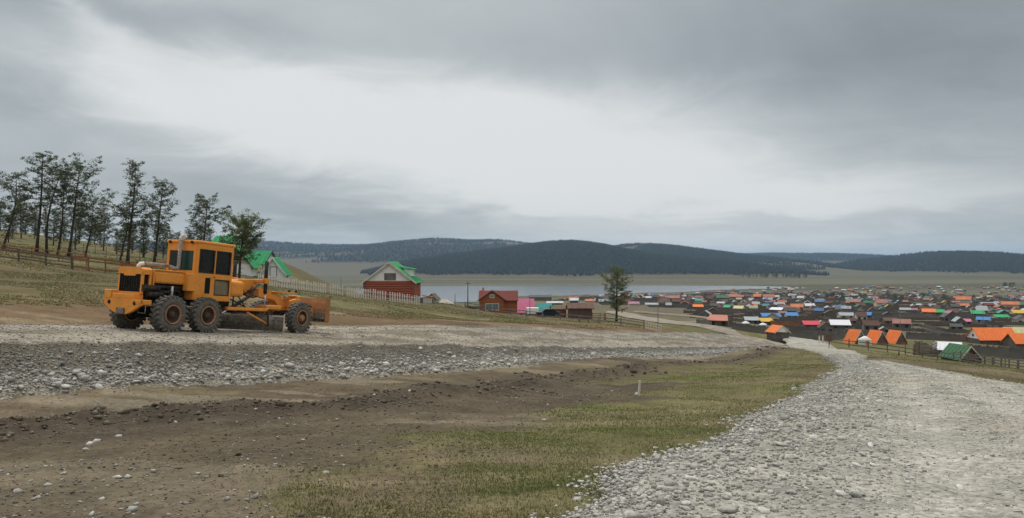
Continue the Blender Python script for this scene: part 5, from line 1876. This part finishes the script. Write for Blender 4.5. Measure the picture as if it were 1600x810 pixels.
# buildings one can pick out: px centre, depth, width px, height px, roof, angle, label
PICK = [
    (1203, 330, 27, 9.5, 'blue', 84, 'long blue-roofed building in the town next to a shorter blue roof', 7),
    (1236, 340, 17, 9.5, 'blue', 80, 'shorter blue-roofed house beside the long blue-roofed building', 6),
    (1195, 262, 18, 10, 'yellow', 88, 'bright yellow-roofed house behind the dark orange-roofed shelter', 5),
    (1173, 262, 20, 10, 'grey', 82, 'grey-roofed house adjoining the bright yellow-roofed house', 5),
    (1126, 205, 27, 16, 'faded red', 62, 'faded red-roofed house with pale gable beside the valley track', 5.5),
    (1266, 252, 24, 11, 'crimson', 84, 'crimson-roofed house between the shelter and the white-roofed hut', 5),
    (1285, 250, 12, 8, 'yellow', 80, 'small yellow-roofed shed touching the crimson-roofed house', 3),
    (1311, 248, 27, 15, 'white', 78, 'dark hut with a broad white roof beyond the orange cabins', 5),
    (1321, 345, 21, 9, 'grey', 84, 'pale grey-roofed house behind the broad white-roofed hut', 5),
    (1354, 350, 12, 9, 'blue', 60, 'little bright blue-roofed house alone among brown fences', 5),
    (1390, 300, 20, 9, 'brown', 80, 'dark brown-roofed house above the orange A-frame cabins', 5),
    (1450, 390, 17, 10, 'orange', 70, 'vivid orange-roofed house adjoining a green roof in mid town', 6),
    (1466, 392, 15, 9, 'green', 82, 'green-roofed house adjoining the vivid orange roof in mid town', 6),
    (1526, 370, 17, 10, 'green', 72, 'green-roofed house with a white chimney shed beside it', 6),
    (1537, 310, 14, 9, 'blue', 50, 'blue-roofed house behind the large orange guest house', 4.5),
    (1562, 340, 20, 8, 'green', 86, 'long green-roofed house behind the large orange guest house', 5),
    (1508, 300, 13, 8, 'pink', 70, 'dull pink-roofed house behind the white-roofed log hut', 4),
    (1590, 395, 18, 9, 'yellow', 78, 'yellow-roofed house on the far side of the long green-roofed house', 6),
    (1578, 520, 20, 10, 'orange', 60, 'tall orange-roofed house on the far edge of town', 7),
    (1506, 600, 15, 11, 'orange', 50, 'two-tier orange-roofed house in the upper town', 7),
    (1505, 520, 14, 7, 'orange', 76, 'wide low orange-roofed house below the two-tier house', 6),
    (1543, 540, 21, 7, 'grey', 84, 'pale grey-roofed hall among the orange roofs', 7),
    (1376, 530, 16, 12, 'faded red', 84, 'red-brown house with broad faded roof in mid town', 7),
    (1374, 600, 17, 7, 'white', 84, 'white-roofed hall behind the red-brown house', 7),
    (1337, 560, 13, 10, 'faded red', 60, 'faded red steep-roofed house beside a pale blue roof', 7),
    (1280, 580, 15, 8, 'blue', 84, 'deep blue-roofed hall in the far town', 7),
    (1327, 590, 10, 8, 'teal', 74, 'pale teal-roofed house beside the faded red steep roof', 6),
    (1264, 500, 14, 8, 'white', 82, 'bright white-roofed hall in mid town', 7),
    (1245, 470, 17, 10, 'orange', 72, 'rusty orange-roofed house in front of the bright white hall', 7),
    (1215, 430, 14, 7, 'white', 50, 'white pyramid-like roof beside the rusty orange house', 6),
    (1155, 420, 12, 8, 'pale yellow', 60, 'pale yellow-roofed house in the near left of town', 6),
    (1136, 430, 9, 8, 'green', 70, 'small green-roofed house beside the pale yellow roof', 5),
    (1128, 640, 18, 9, 'dark green', 84, 'wide dark green hall on the lake side of town', 8),
    (1145, 700, 20, 8, 'faded red', 84, 'long red and white building near the lake shore', 9),
    (1184, 700, 10, 9, 'orange', 60, 'orange-yellow roofed house near the lake shore', 7),
    (1200, 740, 16, 7, 'faded red', 84, 'faded red hall beside the orange-yellow lake-shore house', 8),
    (1090, 430, 15, 7, 'orange', 84, 'orange-red roofed house at the left edge of town', 6),
    (1092, 560, 12, 7, 'teal', 82, 'teal-roofed house standing behind the orange-red roof at town edge', 6),
    (1050, 600, 21, 8, 'faded red', 86, 'long building with faded red roof and white wall by the meadow', 7),
    (990, 470, 16, 7, 'pink', 86, 'pink-roofed shed right of the lone conifer', 6),
    (1018, 470, 19, 5, 'grey', 86, 'low grey-pink roofed shed in the meadow', 6),
    (922, 560, 15, 6, 'orange', 86, 'orange-roofed shed on the flat beyond the brown shed', 7),
    (897, 570, 13, 7, 'white', 84, 'white shed on the flat beyond the teal-roofed hut', 7),
    (867, 500, 24, 5, 'white', 86, 'long low white-roofed barn beyond the parked car', 6),
    (942, 530, 12, 7, 'grey', 84, 'grey shed on the flat beside the lone conifer', 6),
    (908, 300, 30, 6, 'dark green', 87, 'long dark green fence-like barn behind the brown shed', 4),
]
taken = []
for px, d, wp, hp, rc, ang, lab, Wd in PICK:
    x, y, z = at(px, d)
    Ln = m2(wp, d)
    a = R(ang)
    town_house(px, d, Wd, max(3.0, Ln / max(.5, math.sin(a))), m2(hp, d) * 1.05, rc, a, lab, None, random.choice((M_woodd, M_wood, M_cream)), windows=d < 450, xyz=(x, y, z))
    taken.append((x, y))
for k in (1188, 1156):
    pass
BAG = (['brown'] * 12 + ['dark'] * 11 + ['grey'] * 8 + ['white'] * 4 + ['orange'] * 4 + ['faded red'] * 6 + ['green'] * 3 + ['dark green'] * 2 + ['blue'] * 2 + ['yellow'] * 1 + ['pink'] * 2 + ['teal'] * 1 + ['brown-red'] * 4 + ['pale yellow'] * 2)
PL = [MB(), MB(), MB()]
PANEL = []
for v in range(3):
    rg_ = random.Random(60 + v)
    b = MB()
    n = 34
    vs_, fs_ = [], []
    for i in range(n + 1):
        t = i / n
        for hgt in (rg_.uniform(.82, 1.08), rg_.uniform(.82, 1.08)):
            vs_ += [(t, -.5, -.3), (t, .5, -.3), (t, .5, hgt), (t, -.5, hgt)]
    for i in range(2 * (n + 1) - 1):
        a = i * 4
        for k in range(4):
            fs_.append((a + k, a + (k + 1) % 4, a + 4 + (k + 1) % 4, a + 4 + k))
    b.add(vs_, fs_)
    PANEL.append([b.mesh('fence_side', mm) for mm in (M_woodd, M_woodg, M_wood)])


def town_ok(x, y):
    px = 800 + x / y * F0
    if y < 215 or y > 1180 or px > 1720:
        return False
    lim = np.interp(y, [215, 260, 330, 430, 520, 640, 760, 900, 1180], [1235, 1150, 1110, 1050, 960, 880, 910, 1065, 1195])
    return px > lim


rg_ = random.Random(21)
ca, sa = math.cos(R(14)), math.sin(R(14))
nh = nfc = 0
plots = []
for i in range(-30, 60):
    for j in range(-10, 60):
        u, v = i * 27.0 + (5 if j % 2 else 0), 200 + j * 30.0 + (9 if (j // 2) % 2 else 0)
        plots.append((u * ca + v * sa, -u * sa + v * ca))
plots = [p for p in plots if town_ok(*p)]
plots.sort(key=lambda p: math.hypot(*p))
for (x0, y0) in plots:
    yard = math.hypot(x0, y0) < 1150 and nfc < 290
    if yard:
        z0 = gz(x0, y0)
        fo = empty('yard_fence', (x0, y0, z0), -R(14))
        cs = [(-12.5, -13.5), (12.5, -13.5), (12.5, 13.5), (-12.5, 13.5), (-12.5, -13.5), (-12.5, 1.0), (12.5, 1.0)]
        mi = rg_.choice((0, 0, 1, 2))
        for k in (0, 1, 2, 3, 5):
            if rg_.random() < (.2 if k < 4 else .7):
                continue
            a_, c_ = cs[k], cs[k + 1]
            wp = [(x0 + q[0] * ca + q[1] * sa, y0 - q[0] * sa + q[1] * ca) for q in (a_, c_)]
            za, zc = gz(*wp[0]) - z0, gz(*wp[1]) - z0
            v_ = Vector((c_[0] - a_[0], c_[1] - a_[1], zc - za))
            link('fence_side', PANEL[rg_.randrange(3)][mi], fo, (a_[0], a_[1], za), v_.to_track_quat('X', 'Z').to_euler(), (v_.length, .06, rg_.uniform(.95, 1.4)))
        tag(fo, ('dark brown plank fence round a yard in the town', 'grey plank fence round a yard in the town', 'mid-brown plank fence round a yard in the town')[mi], 'fence', ('dark yard fences', 'grey yard fences', 'mid-brown yard fences')[mi])
        nfc += 1
    for r_ in range(2):
        if nh >= 285 or rg_.random() < (.12 if r_ == 0 else .62):
            continue
        x, y = x0 + rg_.uniform(-8, 8), y0 + rg_.uniform(-9, 9)
        if any(math.hypot(x - a, y - b_) < 11 for a, b_ in taken):
            continue
        taken.append((x, y))
        rc = rg_.choice(BAG)
        if y < 330 and rg_.random() < .85:
            rc = rg_.choice(('brown', 'dark', 'grey', 'brown', 'dark'))
        big = r_ == 0 and rg_.random() < .8
        W = rg_.uniform(3.2, 4.6) if big else rg_.uniform(2.0, 2.9)
        town_house(0, 0, W, W * rg_.uniform(1.0, 1.6), (rg_.uniform(2.7, 3.7) if big else rg_.uniform(1.7, 2.2)), rc, R(rg_.choice((-14, 76)) + rg_.uniform(-8, 8)),
                   ('town house with %s roof in a fenced yard' if big else 'little outbuilding with %s roof in a town yard') % rc, ('%s-roofed town houses' if big else '%s-roofed outbuildings') % rc,
                   windows=y < 330, xyz=(x, y, gz(x, y)))
        nh += 1
# beyond those, the mass of small roofs too far off to pick apart
far = {}
rgs = random.Random(33)
for k in range(900):
    d_ = rgs.uniform(420, 1250)
    px_ = rgs.uniform(880, 1640)
    x, y = (px_ - 800) / F0 * d_, d_
    if not town_ok(x, y) and not (1150 <= d_ <= 1250 and px_ > 1330):
        continue
    if any(abs(x - a) < 6 and abs(y - b_) < 7 for a, b_ in taken) or rgs.random() < .35:
        continue
    far.setdefault(rgs.choice(BAG), []).append((x, y, gz(x, y), R(rgs.choice((-14, 76)) + rgs.uniform(-9, 9)), rgs.uniform(2.6, 4.2), rgs.uniform(1.0, 1.7), rgs.uniform(2.2, 3.3)))
roofs_root = empty('far_roofs', (0, 0, 0))
kind(roofs_root, 'stuff')
for rc, hs in far.items():
    bw, br = MB(), MB()
    for x, y, z, a, W, k, H in hs:
        rot = Matrix.Rotation(a, 3, 'Z')
        Lh, Wh = W * k / 2, W / 2
        bw.box((-Wh, -Lh, -.4), (Wh, Lh, H * .55), rot, (x, y, z))
        pr_ = [(-Wh * 1.1, H * .53), (0, H), (Wh * 1.1, H * .53)]
        vs_ = [tuple(rot @ Vector((q[0], yy, q[1])) + Vector((x, y, z))) for yy in (-Lh * 1.08, Lh * 1.08) for q in pr_]
        br.add(vs_, [(0, 1, 4, 3), (1, 2, 5, 4), (0, 2, 1), (3, 4, 5)])
    kind(bw.build('walls', random.choice((M_woodd, M_wood, M_cream)), roofs_root), 'stuff')
    kind(br.build('roofs', mute(ROOFC[rc]), roofs_root), 'stuff')
roofs_root['label'] = 'mass of tiny weathered houses filling the far town'
roofs_root['category'] = 'houses'
# pale plank fence and dark stockades close to the road
def stockade(name, pts, hgt, m, label):
    L_ = ground_line(pts, 9)
    o = empty(name, L_[0])
    me = PANEL[0][0].copy()
    me.materials.clear()
    me.materials.append(m)
    for a, c in zip(L_, L_[1:]):
        v_ = c - a
        link('fence_side', me, o, tuple(a - L_[0]), v_.to_track_quat('X', 'Z').to_euler(), (v_.length, .06, hgt))
    return tag(o, label, 'fence')


stockade('plank_fence', [(1203, 258), (1262, 262)], 1.6, M_woodn, 'long tan plank fence right of the bright yellow roof')
stockade('plank_fence', [(1088, 196), (1112, 190)], 1.6, M_woodg, 'grey plank fence left of the faded red-roofed house')
stockade('plank_fence', [(1143, 180), (1200, 172)], 1.7, M_woodd, 'dark stockade between the valley track and the shelter')
stockade('plank_fence', [(1232, 172), (1280, 176), (1320, 196)], 1.8, M_woodd, 'dark stockade joining the shelter to the cabins')
stockade('plank_fence', [(1510, 150), (1560, 150), (1640, 150)], 2.2, M_woodd, 'tall dark stockade in front of the large orange guest house')
stockade('plank_fence', [(1415, 205), (1470, 208), (1515, 212)], 1.9, M_woodd, 'dark stockade left of the large orange guest house')
for px, d, lab in ((1192, 196, 'small white kiosk with flared roof beside the dark shelter'), (1165, 196, 'small white kiosk beside the grey-roofed house')):
    x, y, z = at(px, d)
    o = empty('kiosk', (x, y, z))
    MB().box((-.6, -.6, -.2), (.6, .6, 1.5)).build('wall', M_cream, o)
    MB().lathe([(1.5, 1.0), (1.75, .75), (2.05, .0)], 10, 'z', False).build('roof', M_rwhite, o)
    MB().box((-.3, -.63, .1), (.3, -.58, 1.3)).build('door', M_woodg, o)
    tag(o, lab, 'kiosk')
x, y, z = at(1141, 200)
o = link('dark_silo', MB().bbox((-.5, -.5, -.3), (.5, .5, 2.9), .05).bbox((-.65, -.65, 2.9), (.65, .65, 3.05), .03).mesh('dark_silo', M_woodd), None, (x, y, z))
tag(o, 'tall narrow dark timber tower beside the faded red-roofed house', 'tower')
# poles through the town
for k in range(22):
    x0 = rg_.uniform(60, 330)
    d = rg_.uniform(230, 620)
    px = 800 + x0 / d * F0
    if not town_ok(x0, d):
        continue
    o = pole(px, d, rg_.uniform(5, 7), 'thin wooden power pole among the town yards', False, .1)
    o['group'] = 'power poles in the town'
# bushes beyond the town
bush = [p[1] for p in protos]
for k in range(26):
    px, d = rg_.choice(((rg_.uniform(1385, 1480), rg_.uniform(760, 900)), (rg_.uniform(1260, 1350), rg_.uniform(800, 900)), (rg_.uniform(1560, 1620), rg_.uniform(1250, 1350))))
    x, y, z = at(px, d)
    o = empty('shrub', (x, y, z - .8), rg_.uniform(0, 6))
    o.scale = (1.7, 1.7, .75)
    link('crown', bush[k % 5], o)
    link('trunk', protos[k % 5][0], o)
    tag(o, 'dark rounded shrub in the thicket along the far town edge', 'shrub', 'shrubs beyond the town')
# scattered trees at the foot of the forested hills
for k in range(40):
    px, d = rg_.uniform(1150, 1262), rg_.uniform(1950, 2200)
    x, y, z = at(px, d)
    o = plant_tree('far_conifer', px, d, protos[k % 5], 'far conifer standing apart at the foot of the forested hill', 'far conifers at the hill foot', rg_.uniform(0, 6), rg_.uniform(1.2, 2.4))


# ================================================================== STONES, CLODS, GRASS
def stone_shapes(k, seed, fine=False):
    out = []
    rr = np.random.default_rng(seed)
    bm = bmesh.new()
    if fine:
        bmesh.ops.create_icosphere(bm, subdivisions=1, radius=1)
    else:
        bmesh.ops.create_cube(bm, size=1.25)
        bmesh.ops.triangulate(bm, faces=bm.faces)
    bm.verts.ensure_lookup_table()
    v = np.array([tuple(q.co) for q in bm.verts])
    f = np.array([[q.index for q in g.verts] for g in bm.faces])
    bm.free()
    for i in range(k):
        out.append(v * rr.uniform(.55, 1.25, (len(v), 1)) * rr.uniform(.8, 1.2, v.shape) * np.array([1.0, rr.uniform(.55, .95), rr.uniform(.35, .75)]))
    return out, f


SHP, SF = stone_shapes(6, 3)
BSHP, BSF = stone_shapes(6, 4, True)
_r8 = np.random.default_rng(15)
_o8 = np.array([(1, 0, 0), (-1, 0, 0), (0, 1, 0), (0, -1, 0), (0, 0, 1), (0, 0, -1)], float)
OSHP = [_o8 * _r8.uniform(.7, 1.3, (6, 1)) * np.array([1, .85, .62]) + _r8.normal(0, .12, (6, 3)) for _ in range(6)]
OSF = np.array([(0, 2, 4), (2, 1, 4), (1, 3, 4), (3, 0, 4), (2, 0, 5), (1, 2, 5), (3, 1, 5), (0, 3, 5)])


def scatter(name, P_, size, m, seed, parent, sink=.25, rnd=None, octa=False):
    rr = np.random.default_rng(seed)
    n = len(P_)
    pick = rr.integers(0, 6, n)
    base = np.stack(OSHP if octa else SHP)[pick]
    a = rr.uniform(0, 6.28, n)
    tx = rr.normal(0, .35, n)
    c, s = np.cos(a)[:, None], np.sin(a)[:, None]
    x, y, z = base[..., 0], base[..., 1], base[..., 2]
    ct, st = np.cos(tx)[:, None], np.sin(tx)[:, None]
    y, z = y * ct - z * st, y * st + z * ct
    x, y = x * c - y * s, x * s + y * c
    V_ = np.stack([x, y, z], -1) * size[:, None, None]
    V_ = V_ + P_[:, None, :] + np.array([0, 0, 1.0]) * (size * (.5 - sink))[:, None, None]
    nv = base.shape[1]
    F_ = ((OSF if octa else SF)[None] + (np.arange(n) * nv)[:, None, None]).reshape(-1, 3)
    r_ = np.repeat(rr.random(n) if rnd is None else rnd, nv)
    return kind(link(name, np_mesh(name, V_.reshape(-1, 3), F_, m, False, attrs={'rnd': r_}), parent), 'stuff')


M_stone = attr_mat('gravel_stones', [(0.0, (0.20, 0.19, 0.165)), (0.35, (0.36, 0.345, 0.30)), (0.75, (0.49, 0.475, 0.43)), (1.0, (0.64, 0.63, 0.59))], bscale=25, bump=.3)
M_clod = attr_mat('soil_clods', [(0.0, (0.095, 0.077, 0.056)), (0.6, (0.150, 0.124, 0.090)), (1.0, (0.24, 0.205, 0.155))], bscale=30, bump=.4)


def on_strip(V_, n, seed, r0, r1, c0, c1, wfun):
    """random points on a strip's surface between fractional columns c0..c1, more of them where wfun is high"""
    rr = np.random.default_rng(seed)
    rows = np.arange(r0, r1 - 1)
    mid_ = V_[rows, V_.shape[1] // 2]
    wv = np.array([wfun(q[0], q[1]) for q in mid_])
    r = rr.choice(rows, n, p=wv / wv.sum())
    fr = rr.random(n)
    c = rr.uniform(c0, c1, n)
    ci = np.floor(c).astype(int)
    cf = c - ci
    A = V_[r, ci] * (1 - cf)[:, None] + V_[r, ci + 1] * cf[:, None]
    B = V_[r + 1, ci] * (1 - cf)[:, None] + V_[r + 1, ci + 1] * cf[:, None]
    return A * (1 - fr)[:, None] + B * fr[:, None], (c - c0) / (c1 - c0)


def vis_rows(V_, y0, y1):
    yy = V_[:, V_.shape[1] // 2, 1]
    k = np.where((yy > y0) & (yy < y1))[0]
    return k[0], k[-1]


rr = np.random.default_rng(77)
# old road: loose stone everywhere, coarse along the left windrow, less in the wheel tracks
r0, r1 = vis_rows(OV, 1.5, 75)
pts, t_ = on_strip(OV, 54000, 1, r0, r1, 1.6, NOC - 1.2, lambda x, y: 1 / (6 + abs(y)) ** 1.1)
tr_ = t_ * 1.0
keep = rr.random(len(pts)) > .72 * sum(np.exp(-((tr_ - k) / .055) ** 2) for k in (.40, .62, .80)).clip(0, 1)
pts, t_ = pts[keep], t_[keep]
dd = np.hypot(pts[:, 0], pts[:, 1])
coarse = np.exp(-((t_ - .08) / .16) ** 2)
sz = np.exp(rr.normal(-4.75, .42, len(pts))) * (1 + 1.35 * coarse) * (1 + dd * .014)
scatter('gravel', pts, sz, M_stone, 2, old_road, rnd=np.clip(rr.random(len(pts)) * .72 + .12, 0, 1))
pts, t_ = on_strip(OV, 9000, 7, r0, r1, .15, 2.2, lambda x, y: 1 / (6 + abs(y)) ** 1.0)
pts[:, 2] = np.maximum(pts[:, 2], ground(pts[:, 0], pts[:, 1]) - .01)
pts[:, 0] -= rr.exponential(.10, len(pts))
scatter('gravel', pts, np.exp(rr.normal(-4.1, .5, len(pts))) * (1 + .01 * np.hypot(pts[:, 0], pts[:, 1])), M_stone, 8, old_road, rnd=np.clip(rr.random(len(pts)) * .7 + .3, 0, 1))
# new road: flank stones grow coarser towards the toe
r0, r1 = vis_rows(NV, 10, 125)
pts, t_ = on_strip(NV, 36000, 3, r0, r1, .7, NFL - .05, lambda x, y: 1 / (8 + abs(y)) ** .9)
dd = np.hypot(pts[:, 0], pts[:, 1])
sz = np.exp(rr.normal(-3.75, .45, len(pts))) * (1.9 - 1.2 * t_) * (.8 + dd * .010)
scatter('gravel', pts, sz, M_stone, 4, new_road, rnd=np.clip(rr.random(len(pts)) * .62 + .42 * (1 - t_) ** 1.3 - .16, 0, 1))
pts, t_ = on_strip(NV, 16000, 5, r0, r1, NFL, NFL + NTOP, lambda x, y: 1 / (8 + abs(y)) ** .6)
dd = np.hypot(pts[:, 0], pts[:, 1])
scatter('gravel', pts, np.exp(rr.normal(-3.8, .4, len(pts))) * (.9 + dd * .008), M_stone, 6, new_road, rnd=rr.random(len(pts)) * .72, octa=True)


# the stones one can pick out singly
STM = []
for i in range(6):
    me = np_mesh('stone', BSHP[i], BSF, None)
    mm = mat('big_stone_%d' % (i % 3), ((.46, .445, .40), (.37, .355, .315), (.56, .545, .50))[i % 3], .95, .25, 3, bump=.5, bscale=12)
    me.materials.append(mm)
    STM.append(me)


def big_stones(V_, parent, n, seed, rng_rows, c0, c1, s0, s1, wfun):
    P_, t_ = on_strip(V_, n, seed, *rng_rows, c0, c1, wfun)
    rg2 = random.Random(seed)
    for p in P_:
        s = s0 * (s1 / s0) ** (rg2.random() ** 1.8)
        link('stone', STM[rg2.randrange(6)], parent, (p[0], p[1], p[2] + s * .16), (rg2.uniform(-.3, .3), rg2.uniform(-.3, .3), rg2.uniform(0, 6.28)), (s, s * rg2.uniform(.7, 1), s * rg2.uniform(.5, .9)))


big_stones(OV, old_road, 190, 11, vis_rows(OV, 5, 34), 1.7, 9, .045, .12, lambda x, y: 1 / (4 + abs(y)))
big_stones(OV, old_road, 70, 12, vis_rows(OV, 5, 30), 8, NOC - 2, .04, .09, lambda x, y: 1 / (4 + abs(y)))
big_stones(NV, new_road, 170, 13, vis_rows(NV, 14, 60), .8, 5.5, .09, .24, lambda x, y: 1 / (8 + abs(y)))
big_stones(NV, new_road, 60, 14, vis_rows(NV, 14, 60), 5.5, NFL, .08, .2, lambda x, y: 1 / (8 + abs(y)))


def field(n, seed, x0, x1, y0, y1, ok):
    r2 = np.random.default_rng(seed)
    y = y0 * (y1 / y0) ** r2.random(n)
    x = r2.uniform(x0, x1, n) * 1.0
    x = np.where(True, r2.uniform(-.70, .72, n) * y, x)
    k = ok(x, y)
    x, y = x[k], y[k]
    return np.stack([x, y, ground(x, y)], -1)


def free(x, y):
    return (inside_strip(x, y, nt, nf)[0] > .3) & (inside_strip(x, y, ol, orr)[0] > .1)


# clods along the berm and over the torn soil
pts = field(60000, 21, 0, 0, 4.5, 105, lambda x, y: free(x, y) & (np.abs((x - berm_x(y)) * .62 + (fbm(x, y, 4.0, 3, 31) - .5) * 2.6) < .25 + 1.2 * np.random.default_rng(1).random(len(x)) ** 2))
pts = pts[:8000]
dd = np.hypot(pts[:, 0], pts[:, 1])
scatter('soil_clods', pts, np.exp(rr.normal(-3.25, .45, len(pts))) * (.6 + dd * .016), M_clod, 22, ground_o, octa=True)
pts = field(30000, 23, 0, 0, 4.5, 60, lambda x, y: free(x, y) & (x < grass_x(y) + 1.0) & (x > berm_x(y) - 4) & (fbm(x, y, 2.2, 4, 55) > .46))
pts = pts[:3500]
scatter('soil_clods', pts, np.exp(rr.normal(-4.4, .45, len(pts))) * (.8 + .02 * np.hypot(pts[:, 0], pts[:, 1])), M_clod, 24, ground_o, octa=True)
pts = field(46000, 27, 0, 0, 4.5, 34, lambda x, y: free(x, y) & (x < grass_x(y) + 1.5))[:11000]
scatter('soil_crumbs', pts, np.exp(rr.normal(-4.95, .4, len(pts))) * (1 + .03 * np.hypot(pts[:, 0], pts[:, 1])), M_clod, 28, ground_o, octa=True, rnd=np.clip(rr.normal(.85, .2, len(pts)), 0, 1))
pts = field(16000, 25, 0, 0, 4.5, 70, lambda x, y: free(x, y) & (x < grass_x(y) + 2.0) & (fbm(x, y, 3.0, 4, 57) > .55))
scatter('gravel', pts[:2600], np.exp(rr.normal(-4.3, .5, len(pts[:2600]))), M_stone, 26, ground_o, rnd=rr.random(len(pts[:2600])) * .8)
pts = field(26000, 29, 0, 0, 12, 90, lambda x, y: (inside_strip(x, y, nt, nf)[0] > -.2) & (inside_strip(x, y, nt, nf)[0] < .25 + 1.6 * np.random.default_rng(3).random(len(x)) ** 2.5) & (x > np.interp(y, ne[:, 1], ne[:, 0])))[:2600]
scatter('gravel', pts, np.exp(rr.normal(-3.5, .5, len(pts))) * (.8 + .008 * pts[:, 1]), M_stone, 30, new_road, rnd=np.clip(rr.random(len(pts)) * .7 + .25, 0, 1))
rg2 = random.Random(8)
spots = [(75, 765), (100, 748), (200, 752), (135, 700), (185, 752), (60, 780), (160, 780), (30, 772), (205, 800), (140, 694), (510, 740), (682, 604), (690, 610), (720, 612), (640, 622), (150, 692), (185, 684), (275, 660), (1090, 716), (900, 785), (985, 730), (500, 752), (620, 612), (585, 628), (470, 636), (400, 648), (1024, 697), (850, 655)]
for px, py in spots:
    d = 2125 / (py - 518.3)
    x = (px - 800) / F0 * d
    s = rg2.uniform(.045, .10) * (.6 + d * .03)
    link('stone', STM[rg2.randrange(6)], ground_o, (x, d, gz(x, d) + s * .12), (rg2.uniform(-.3, .3), rg2.uniform(-.3, .3), rg2.uniform(0, 6)), (s, s * .8, s * .8))
link('stone', STM[2], ground_o, tuple(Vector(at(994, 22.3)) + Vector((0, 0, .05))), (0, .2, .4), (.10, .09, .12))

# short grass
M_grass = attr_mat('grass_blades', [(0.0, (0.128, 0.138, 0.05)), (0.45, (0.182, 0.176, 0.072)), (0.75, (0.235, 0.205, 0.098)), (1.0, (0.34, 0.28, 0.16))], bscale=2, trans=.35)


def grass(name, pts, hmean, wmean, seed, drybias=0.0):
    r2 = np.random.default_rng(seed)
    n = len(pts)
    d = np.hypot(pts[:, 0], pts[:, 1])
    h = hmean * r2.uniform(.5, 1.5, n) * (1 + d * .012)
    w_ = wmean * r2.uniform(.6, 1.4, n) * (1 + d * .07)
    a = r2.uniform(0, 6.28, n)
    lean = r2.normal(0, .55, (n, 2)) * h[:, None]
    sx, sy = np.cos(a) * w_, np.sin(a) * w_
    A = pts - np.stack([sx, sy, 0 * sx + .01], -1)
    B = pts + np.stack([sx, sy, 0 * sx - .01], -1)
    T = pts + np.stack([lean[:, 0], lean[:, 1], h], -1)
    nz = fbm(pts[:, 0], pts[:, 1], 2.2, 4, 303)
    rnd = np.clip((nz - .3) * 1.4 + r2.normal(0, .17, n) + drybias, 0, 1)
    V_ = np.stack([A, B, T], 1).reshape(-1, 3)
    o = link(name, np_mesh(name, V_, np.arange(n * 3).reshape(-1, 3), M_grass, False, attrs={'rnd': np.repeat(rnd, 3)}))
    kind(o, 'stuff')
    o['category'] = 'grass'
    return o


def gmask(x, y):
    n1, n2 = fbm(x, y, 7.0, 5, 101), fbm(x, y, 1.6, 4, 111)
    g = (x - grass_x(y)) + (n1 - .5) * 8.5 + (n2 - .5) * 3.0
    r2 = np.random.default_rng(9).random(len(x))
    return free(x, y) & (r2 < sstep(-1.2, 1.2, g) * (.25 + .75 * sstep(.38, .58, n2)) * (1 - .7 * sstep(.55, .64, n1)))


pts = field(560000, 31, 0, 0, 4.5, 125, lambda x, y: (x > grass_x(y) - 5) & (x < y * .9))
pts = pts[gmask(pts[:, 0], pts[:, 1])]
o = grass('grass', pts[:190000], .022, .0045, 32)
o['label'] = 'short spring grass between the old road and the berm'
pts = field(200000, 33, 0, 0, 38, 130, lambda x, y: (x < berm_x(y) - 6) & (inside_strip(x, y, nt, nf)[0] > 2.5 + 9 * (fbm(x, y, 7.0, 5, 101))) & (fbm(x, y, 5.0, 4, 66) > .42))
o = grass('pasture_grass', pts[:40000], .035, .010, 34, .22)
o['label'] = 'thin pasture grass on the slope beyond the new road'

# ================================================================== HAZE
M_haze = bpy.data.materials.new('haze')
M_haze.use_nodes = True
nt_ = M_haze.node_tree
for n in list(nt_.nodes):
    nt_.nodes.remove(n)
pvn = nt_.nodes.new('ShaderNodeVolumePrincipled')
pvn.inputs['Color'].default_value = (0.50, 0.74, 1.0, 1)
pvn.inputs['Density'].default_value = 0.000065
pvn.inputs['Anisotropy'].default_value = 0.2
on = nt_.nodes.new('ShaderNodeOutputMaterial')
nt_.links.new(pvn.outputs[0], on.inputs['Volume'])
hz_ = MB().box((-15000, -7000, -80), (15000, 16000, 230)).build('haze', M_haze)
kind(hz_, 'stuff')
